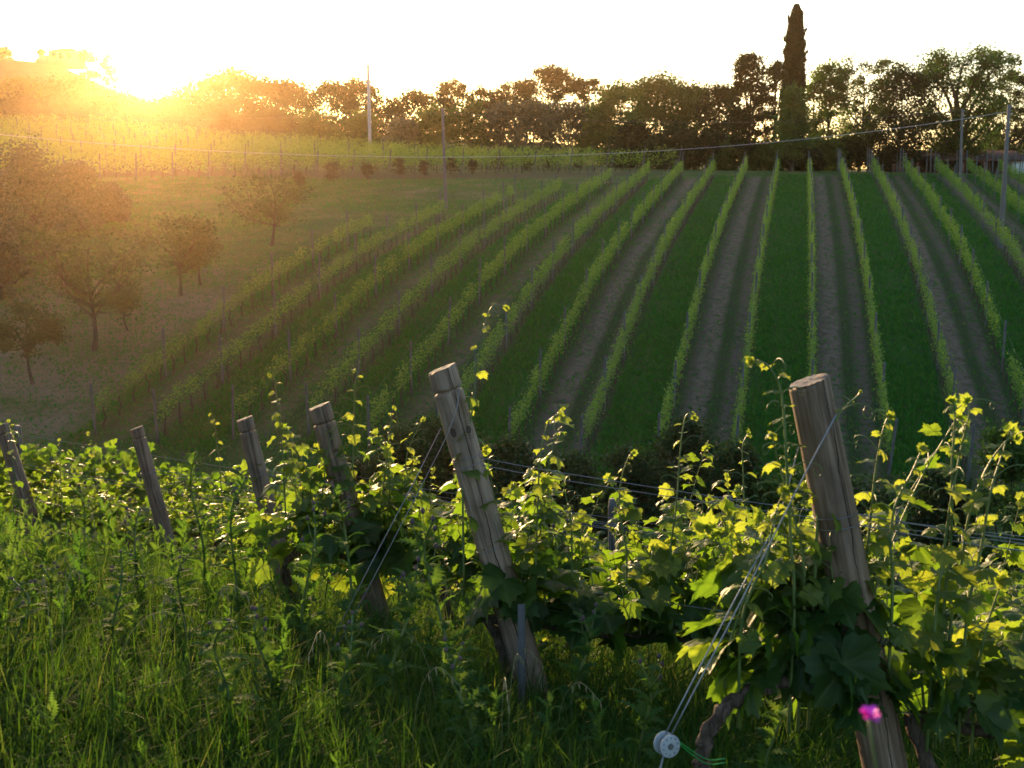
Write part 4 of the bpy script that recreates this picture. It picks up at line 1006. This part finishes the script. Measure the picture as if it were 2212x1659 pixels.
# lower rows beyond, seen as strips of leaves
for i, (y, dens) in enumerate([(12.6, 700), (14.8, 560), (17.0, 440), (19.2, 360), (21.4, 300)]):
    r = np.random.RandomState(3000 + i); xa, xb = -y * .52, y * .50
    lab = ['nearest of the plain vine rows dropping into the valley behind the posts', 'second plain vine row dropping into the valley behind the posts', 'third plain vine row dropping into the valley behind the posts', 'fourth plain vine row dropping into the valley behind the posts', 'lowest vine row next to the valley shrubs'][i]
    root = thing('vine_row', lab, 'vine row', (xa, y, gz(xa, y)), 'lower vine rows behind the posts'); o0 = np.array([xa, y, gz(xa, y)])
    xs = np.linspace(xa, xb, 60); ys = y + .12 * (xs - xa) * .3
    L = xb - xa; n = int(L * dens * .5); s = r.rand(n); x = xa + L * s; yy = y + .036 * (x - xa) + r.normal(0, .16, n)
    h = .5 + .95 * r.beta(1.4, 1.6, n) * (1 + .15 * np.sin(x * 4 + i)); z = terrain(x, yy) + h
    N = np.array([0, 0, 1.0]) + r.normal(0, .5, (n, 3)); az = r.rand(n) * 6.28; e = r.uniform(0, 1.1, n)
    T_ = np.stack([np.cos(az) * np.cos(e), np.sin(az) * np.cos(e), -np.sin(e)], -1)
    mb = MB(); leaves(mb, r, np.stack([x, yy, z], -1) - o0, frames(T_, N), r.uniform(.05, .09, n), np.clip(r.normal(.4, .2, n), 0, 1), LEAF_MID); mb.build('foliage', M['vine_leaf'], root)
    for x in np.arange(xa + .5, xb, 1.0):
        q = r.randint(0, 4); yq = y + .036 * (x - xa)
        part_copy(('trunk', q), None, 'vine_trunk', M['vine_bark'], root, Vector((x, yq, gz(x, yq))) - Vector(o0), (0, 0, r.rand() * 6), (.9, .9, .9))
    for x in np.arange(xa + 1 + i * .6, xb, 4.5):
        yq = y + .036 * (x - xa); part_copy('fpost', None, 'post', M['old_post'], root, Vector((x, yq, gz(x, yq))) - Vector(o0), (0, 0, 0), (.95, .95, 1.5))
    for hw in (.65, 1.1, 1.4):
        mb = MB(); V, Fs = tube(np.stack([xs, y + .036 * (xs - xa), terrain(xs, y + .036 * (xs - xa)) + hw], -1) - o0, .003, 3, False); mb.add(V, Fs); mb.build('wire', M['wire'], root)

# ---------------------------------------------------------------- guy wires, reel, stake, tie
def straight(name, label, cat, pts, r_, mat, parent=None, n=5):
    pts = np.array(pts); mb = MB(); V, Fs = tube(pts - pts[0], r_, n); mb.add(V, Fs)
    o = mb.build(name, M[mat], parent, loc=tuple(pts[0])); tag(o, label, cat); return o
t6, b6 = POST_TOP[6], POST_BASE[6]
reel_c = at(1440, 1608, 2.86)
head6 = at(1806, 896, 2.93)
front = [head6, at(1720, 1060, 2.90), at(1600, 1300, 2.88), reel_c + [0.008, -.0, .02]]
back = [at(1726, 962, 3.06), at(1680, 1120, 3.02), at(1590, 1290, 2.93), reel_c + [-.002, .015, .02]]
straight('guy_wire', 'front guy wire crossing the nearest post down to the grey reel', 'wire', spline(front, 4), .0020, 'guy')
straight('guy_wire', 'back guy wire passing behind the nearest post down to the grey reel', 'wire', spline(back, 4), .0020, 'guy')
gp = reel_c + np.array([-.10, .0, 0]); zg = gz(gp[0], gp[1]); straight('anchor_wire', 'short anchor wire from the grey reel into the grass', 'wire', [reel_c + [-.004, .004, -.02], [reel_c[0] - .05, reel_c[1], (reel_c[2] + zg) / 2], [gp[0], gp[1], zg - .05]], .0028, 'wire')
straight('guy_wire', 'guy wire from the front of the knotty post down to the weeds', 'wire', [at(994, 826, 4.44), at(988, 880, 4.42), at(966, 940, 4.43), at(938, 996, 4.46), at(893, 1084, 4.48), at(800, 1262, 4.5), at(700, 1450, 4.55)], .0019, 'wire')
straight('guy_wire', 'guy wire behind the knotty post down to the weeds', 'wire', [at(952, 925, 4.62), at(890, 1050, 4.6), at(790, 1240, 4.57), at(690, 1440, 4.57)], .0019, 'wire')
def reel():
    root = thing('wire_reel', 'pale grey twin disc wire tensioner reel hanging low at bottom centre', 'wire tensioner', tuple(reel_c))
    ax = Vector((.42, -.88, .12)).normalized(); root.rotation_euler = ax.to_track_quat('Z', 'Y').to_euler()
    for z in (-.017, .012):
        mb = MB(); P = [[0, 0, z], [0, 0, z + .001], [0, 0, z + .005], [0, 0, z + .006]]; V, Fs = tube(P, [.026, .0285, .0285, .0265], 40); mb.add(V, Fs); d = mb.build('disc', M['reel'], root)
        if z > 0:
            for k in range(10):
                a = k * 2 * math.pi / 10 + .2; m2 = MB(); V, Fs = tube([[.021 * math.cos(a), .021 * math.sin(a), z + .0050], [.021 * math.cos(a), .021 * math.sin(a), z + .0066]], .0018, 8); m2.add(V, Fs); m2.build('hole', M['hole'], d)
            m2 = MB(); V, Fs = tube([[0, 0, z + .005], [0, 0, z + .009], [0, 0, z + .0095]], [.008, .0075, .006], 16); m2.add(V, Fs); m2.build('boss', M['stake'], d)
    mb = MB(); V, Fs = tube([[0, 0, -.012], [0, 0, .013]], .014, 20, False); mb.add(V, Fs); mb.build('hub', M['stake'], root)
reel()
s = row_hit(6, 1522, 1622); c0 = reel_c + np.array([.012, 0, .022])
for k in range(2):
    e = s + np.array([0, -.055, .004 - k * .012]); e2 = s + np.array([.05, -.03, -.006 - k * .012])
    straight('plastic_tie', ['upper bright green plastic tie between reel and vine trunk', 'lower bright green plastic tie between reel and vine trunk'][k], 'tie', spline([c0, (c0 + e) / 2 + [0, 0, -.004 - .004 * k], e, e2], 4), .0016, 'tie')
def flat_stake():
    a = at(1127, 1306, 4.30); z = gz(a[0], a[1]); h = a[2] - z
    mb = MB(); V, Fs = box((0, 0, h / 2 - .1), (.026, .006, h + .2)); V[:, 0] += V[:, 2] * -.004; mb.add(V, Fs); V, Fs = box((.0115, .012, h / 2 - .1), (.003, .02, h + .198)); mb.add(V, Fs)
    o = mb.build('metal_stake', M['stake'], None, loc=(a[0], a[1], z)); tag(o, 'flat grey metal stake standing against the foot of the knotty post', 'stake')
flat_stake()

# ---------------------------------------------------------------- weeds: thistles and one pink flower
def lobed_leaf():
    t = np.linspace(0, 1, 15); w = .16 * np.sin(np.pi * np.clip(t * .92 + .06, 0, 1)) ** .8 * (1 + .55 * np.where(np.arange(15) % 2 == 0, 1, -1)); w[-1] = .005
    z = .10 * np.sin(t * 3) - .35 * t ** 2 + .25 * t
    V = np.concatenate([np.stack([-w, t - .04 * (np.arange(15) % 2), z + .05], -1), np.stack([0 * t, t, z], -1), np.stack([w, t - .04 * (np.arange(15) % 2), z + .05], -1)])
    i = np.arange(14); return V, [np.concatenate([np.stack([i, i + 1, 15 + i + 1, 15 + i], -1), np.stack([15 + i, 15 + i + 1, 30 + i + 1, 30 + i], -1)])]
LL = lobed_leaf()
def thistle_proto(seed, h):
    r = np.random.RandomState(seed); root = thing('thistle', 'thistle', 'weed', (0, 0, 0), 'thistles in the foreground grass')
    P = spline([[0, 0, -.03], [r.normal(0, .02), r.normal(0, .02), h * .4], [r.normal(0, .03), r.normal(0, .03), h * .8], [r.normal(0, .04), r.normal(0, .04), h]], 5)
    mb = MB(); V, Fs = tube(P, np.linspace(.0075, .0035, len(P)), 6); mb.add(V, Fs)
    n = int(h * 50); t = np.sort(r.uniform(.05, .97, n)); C = np.stack([np.interp(t, np.linspace(0, 1, len(P)), P[:, i]) for i in range(3)], -1)
    az = np.arange(n) * 2.4 + r.normal(0, .3, n); e = r.uniform(.1, .9, n); Tt = np.stack([np.cos(az) * np.cos(e), np.sin(az) * np.cos(e), np.sin(e)], -1)
    tips = []
    for k in range(4):
        a = r.rand() * 6.28; s0 = P[-4 - k]; q = s0 + np.array([math.cos(a) * .04, math.sin(a) * .04, .07 + .03 * r.rand()]); V, Fs = tube([s0, (s0 + q) / 2 + [math.cos(a) * .008, math.sin(a) * .008, -.005], q], [.002, .0018, .0014], 5); mb.add(V, Fs); tips.append(q)
    mb.build('stem', M['green_stem'], root, smooth=True)
    mb = MB(); scatter(mb, LL[0], LL[1], C, frames(Tt, np.tile([[0, 0, 1.0]], (n, 1)) + r.normal(0, .2, (n, 3))), .17 * (1 - .62 * t) * r.uniform(.7, 1.2, n), np.clip(r.normal(.5, .18, n), 0, 1)); mb.build('leaves', M['weed'], root)
    for q in tips + [P[-1]]:
        mb = MB(); a = np.linspace(0, 1, 7); V, Fs = tube(np.stack([q[0] + 0 * a, q[1] + 0 * a, q[2] - .006 + a * .02], -1), .0075 * np.sin(np.clip(a * 2.6 + .35, 0, 3.0)) + .001, 8); mb.add(V, Fs); mb.build('flower_head', M['thistle_head'], root)
    return root
protos = [thistle_proto(1, .95), thistle_proto(2, .75), thistle_proto(3, .6), thistle_proto(4, 1.05)]
spots = [(0, 418, 975, 5.6, 'tallest thistle standing left of centre against the weeds'), (3, 505, 1140, 4.8, 'tall thistle below the half hidden post'), (1, 640, 1200, 4.4, 'thistle in front of the leaves below the saw notched post'),
         (0, 757, 1150, 4.6, 'bushy thistle below the saw notched post'), (1, 968, 1212, 3.9, 'thistle rising in front of the foot of the knotty post, left side'), (2, 860, 1345, 3.8, 'short thistle left of the knotty post foot'),
         (2, 300, 1210, 5.2, 'thistle right of the slender post foot'), (1, 175, 1160, 6.0, 'thistle between the edge post and the slender post'), (2, 90, 1330, 4.4, 'short thistle at the lower left'),
         (0, 245, 1370, 4.0, 'thistle at the lower left among long grass'), (1, 20, 1450, 3.7, 'thistle in the bottom left corner'), (2, 560, 1420, 3.6, 'short thistle at the bottom, left of centre'),
         (3, 395, 1290, 4.3, 'long stemmed thistle at lower left centre'), (1, 720, 1440, 3.5, 'thistle at the bottom below the guy wire foot'), (2, 1010, 1500, 3.4, 'low thistle at the bottom near the centre'),
         (0, 470, 1510, 3.3, 'thistle at the bottom edge, left of centre'), (2, 1250, 1440, 3.9, 'short thistle right of the knotty post foot'), (1, 1660, 1500, 3.2, 'slim weed standing under the vine arm'),
         (3, 1560, 1290, 4.9, 'weed among the vines between the two big posts'), (2, 1380, 1530, 3.4, 'low weed just left of the grey reel'), (1, 1185, 1230, 5.2, 'weed behind the knotty post on its right')]
for i, (pi, u, v, d, lab) in enumerate(spots):
    d += .25; v -= 115 if v > 1000 else 10; p = at(u, v, d); z = gz(p[0], p[1]); h = p[2] - z; h0 = [.95, .75, .6, 1.05][pi]
    o = copy_tree(protos[pi]); o.location = (p[0], p[1], z); o.rotation_euler = (0, 0, i * 1.7); sc = max(.5, h / (h0 + .02)); o.scale = (min(max(sc, .85), 1.1), min(max(sc, .85), 1.1), sc); tag(o, lab)
for o in protos:
    for c in list(o.children): bpy.data.objects.remove(c)
    bpy.data.objects.remove(o)
def pink():
    c = at(1878, 1550, 1.15); z = gz(c[0], c[1]); root = thing('pink_flower', 'bright pink blurred wildflower very close to the camera, bottom right', 'flower', (c[0] + .06, c[1] + .02, z))
    o_ = np.array([c[0] + .06, c[1] + .02, z]); r = np.random.RandomState(3)
    P = spline([[0, 0, -.02], [.0, 0, .4 * (c[2] - z)], [-.02, 0, .8 * (c[2] - z)], list(c - o_ - [0, 0, .004])], 6); mb = MB(); V, Fs = tube(P, .0013, 6); mb.add(V, Fs); mb.build('stem', M['green_stem'], root)
    mb = MB(); n = 26; az = np.arange(n) * 2.4; e = r.uniform(.05, 1.1, n); Tt = np.stack([np.cos(az) * np.cos(e), np.sin(az) * np.cos(e), np.sin(e)], -1)
    pet = (np.array([[-.12, 0, 0], [.12, 0, 0], [.22, .6, .05], [.1, 1, 0], [0, .82, .02], [-.1, 1, 0], [-.22, .6, .05]]), [np.array([[0, 1, 2, 3, 4, 5, 6]])])
    scatter(mb, pet[0], pet[1], np.tile(c - o_, (n, 1)), frames(Tt, np.tile([[0, 0, 1.0]], (n, 1))), r.uniform(.011, .016, n)); mb.build('petals', M['pink'], root)
pink()

# ---------------------------------------------------------------- foreground grass
def blade(bend, fold=.0):
    t = np.array([0, .3, .6, .85, 1.0]); w = np.array([.5, .5, .4, .22, .02])
    z = t - .25 * bend * t ** 2; y = bend * t ** 2 * .8
    V = np.concatenate([np.stack([-w, y, z], -1), np.stack([w, y, z], -1)]); i = np.arange(4)
    return V, [np.stack([i, i + 5, i + 6, i + 1], -1)]
def grass():
    r = np.random.RandomState(9); mb = MB(); BL = [blade(b) for b in (.15, .4, .7, 1.0, 1.3)]
    n = 175000; y = 2.0 + 13 * r.rand(n) ** 1.5; x = y * r.uniform(-.62, .62, n)
    wide = r.rand(n) < .27; y = np.where(wide, r.uniform(.9, 12.5, n), y); x = np.where(wide, r.uniform(-10, 8, n), x)
    dens = .55 + .45 * lump(x * 3, y * 3, 1.2, 21); keep = r.rand(n) < np.clip(dens + .25, .2, 1); x, y = x[keep], y[keep]; n = len(x)
    left = smooth(.5, -1.0, x); ht = (.14 + .24 * r.beta(1.6, 2.2, n)) * (1 + .15 * left) * (1 - .62 * smooth(5.5, 7.5, y)) * (1 + .3 * lump(x, y, .6, 31)); ht = np.where(y < 3.0, ht * .75, ht)
    wd = r.uniform(.0028, .0065, n) * (1 + .03 * y)
    Tt = np.stack([r.normal(0, .22, n), r.normal(0, .22, n), np.ones(n)], -1); a = r.rand(n) * 6.283
    N = np.stack([np.cos(a), np.sin(a), np.zeros(n)], -1); X = np.cross(N, Tt); X /= np.linalg.norm(X, axis=1)[:, None]; Yv = np.cross(Tt, X)
    Yv /= np.linalg.norm(Yv, axis=1)[:, None]; Tt /= np.linalg.norm(Tt, axis=1)[:, None]
    R = np.stack([X, Yv, Tt], -1); tone = np.clip(r.normal(.42, .2, n) + .15 * lump(x, y, .7, 12), 0, 1); tone = np.where(r.rand(n) < .02, 1.0, tone)
    C = np.stack([x, y, terrain(x, y) - .01], -1); w = r.randint(0, 5, n)
    for i in range(5):
        k = w == i; scatter(mb, BL[i][0], BL[i][1], C[k], R[k], np.stack([wd[k], ht[k], ht[k]], -1), tone[k])
    o = mb.build('tall_grass', M['grass']); tag(o, 'lush tall grass filling the foreground under the near vines', 'grass', kind='stuff')
    # leafy thistle-like herbs mixed in
    mb = MB(); n0 = 2000; y = 2.4 + 9.5 * r.rand(n0) ** 1.25; x = y * r.uniform(-.85, .65, n0); left = smooth(.6, -1.0, x)
    keep = r.rand(n0) < .45 + .55 * left; x, y, left = x[keep], y[keep], left[keep]; n0 = len(x); patch = lump(x, y, .8, 55)
    H = r.uniform(.12, .34, n0) * (1 + .8 * left * r.rand(n0) ** 3) * (1 + .5 * patch) * (1 - .45 * smooth(6.5, 8.5, y)) * np.where(y < 3.4, .75, 1); k = 17; t = np.linspace(.06, 1, k)
    lx, ly = r.normal(0, .08, n0), r.normal(0, .08, n0); zz = terrain(x, y); tn = r.normal(.42, .2, n0)
    P = np.stack([x[:, None] + lx[:, None] * t ** 2 * H[:, None], y[:, None] + ly[:, None] * t ** 2 * H[:, None], zz[:, None] + H[:, None] * t], -1).reshape(-1, 3)
    m = len(P); az = (np.arange(k)[None] * 2.4 + r.rand(n0)[:, None] * 6.28).ravel() + r.normal(0, .3, m); e = (np.tile(.25 + .9 * t, n0) + r.normal(0, .2, m))
    Tt = np.stack([np.cos(az) * np.cos(e), np.sin(az) * np.cos(e), np.sin(e)], -1); ln = np.repeat(H, k) * .42 * np.tile(1 - .72 * t, n0) * r.uniform(.7, 1.2, m) + .015
    scatter(mb, LL[0], LL[1], P, frames(Tt, np.tile([[0, 0, 1.0]], (m, 1)) + r.normal(0, .25, (m, 3))), np.stack([ln * .8, ln, ln], -1), np.clip(np.repeat(tn, k) + r.normal(0, .1, m), 0, 1))
    o = mb.build('low_herbs', M['weed']); tag(o, 'leafy prickly herbs mixed through the foreground grass', 'herbs', kind='stuff')
    # wild oat seed heads
    mb = MB(); n = 60; y = r.uniform(3.2, 6.5, n); x = y * r.uniform(-.55, .1, n)
    for i in range(n):
        z = gz(x[i], y[i]); h = r.uniform(.28, .55); a = r.rand() * 6.28; l = r.uniform(.08, .2); d = np.array([math.cos(a), math.sin(a), 0])
        P = spline([[x[i], y[i], z], np.array([x[i], y[i], z + h * .7]) + d * l * .2, np.array([x[i], y[i], z + h]) + d * l * .7, np.array([x[i], y[i], z + h * .93]) + d * l * 1.3], 3)
        V, Fs = tube(P, .0009, 3, False); mb.add(V, Fs)
        for q in range(5):
            c = P[-1 - q] - [0, 0, .012]; V, Fs = tube([c + [0, 0, .012], c + d * .003, c + d * .006 - [0, 0, .014]], [.0006, .0026, .0005], 4, False); mb.add(V, Fs)
    o = mb.build('seed_heads', M['seed']); tag(o, 'straw coloured wild oat seed heads nodding over the foreground grass', 'grass', kind='stuff')
grass()

# ---------------------------------------------------------------- haze
def haze():
    m = NT('haze'); m.t.nodes.remove(m.out); out = m.t.nodes.new('ShaderNodeOutputMaterial')
    v = m.n('VolumePrincipled'); v.inputs['Color'].default_value = (1.0, .66, .36, 1); v.inputs['Density'].default_value = 0.00021; v.inputs['Anisotropy'].default_value = 0.86  # added haze: orange tint and forward scatter imitate lens veil around the sun
    m.l(v.outputs[0], out.inputs['Volume'])
    mb = MB(); V, Fs = box((0, 215, 15), (520, 560, 52)); mb.add(V, Fs); o = mb.build('haze', m.m); tag(o, kind='stuff', label='thin warm haze over the valley, added to imitate the glow around the sun', cat='haze')
haze()
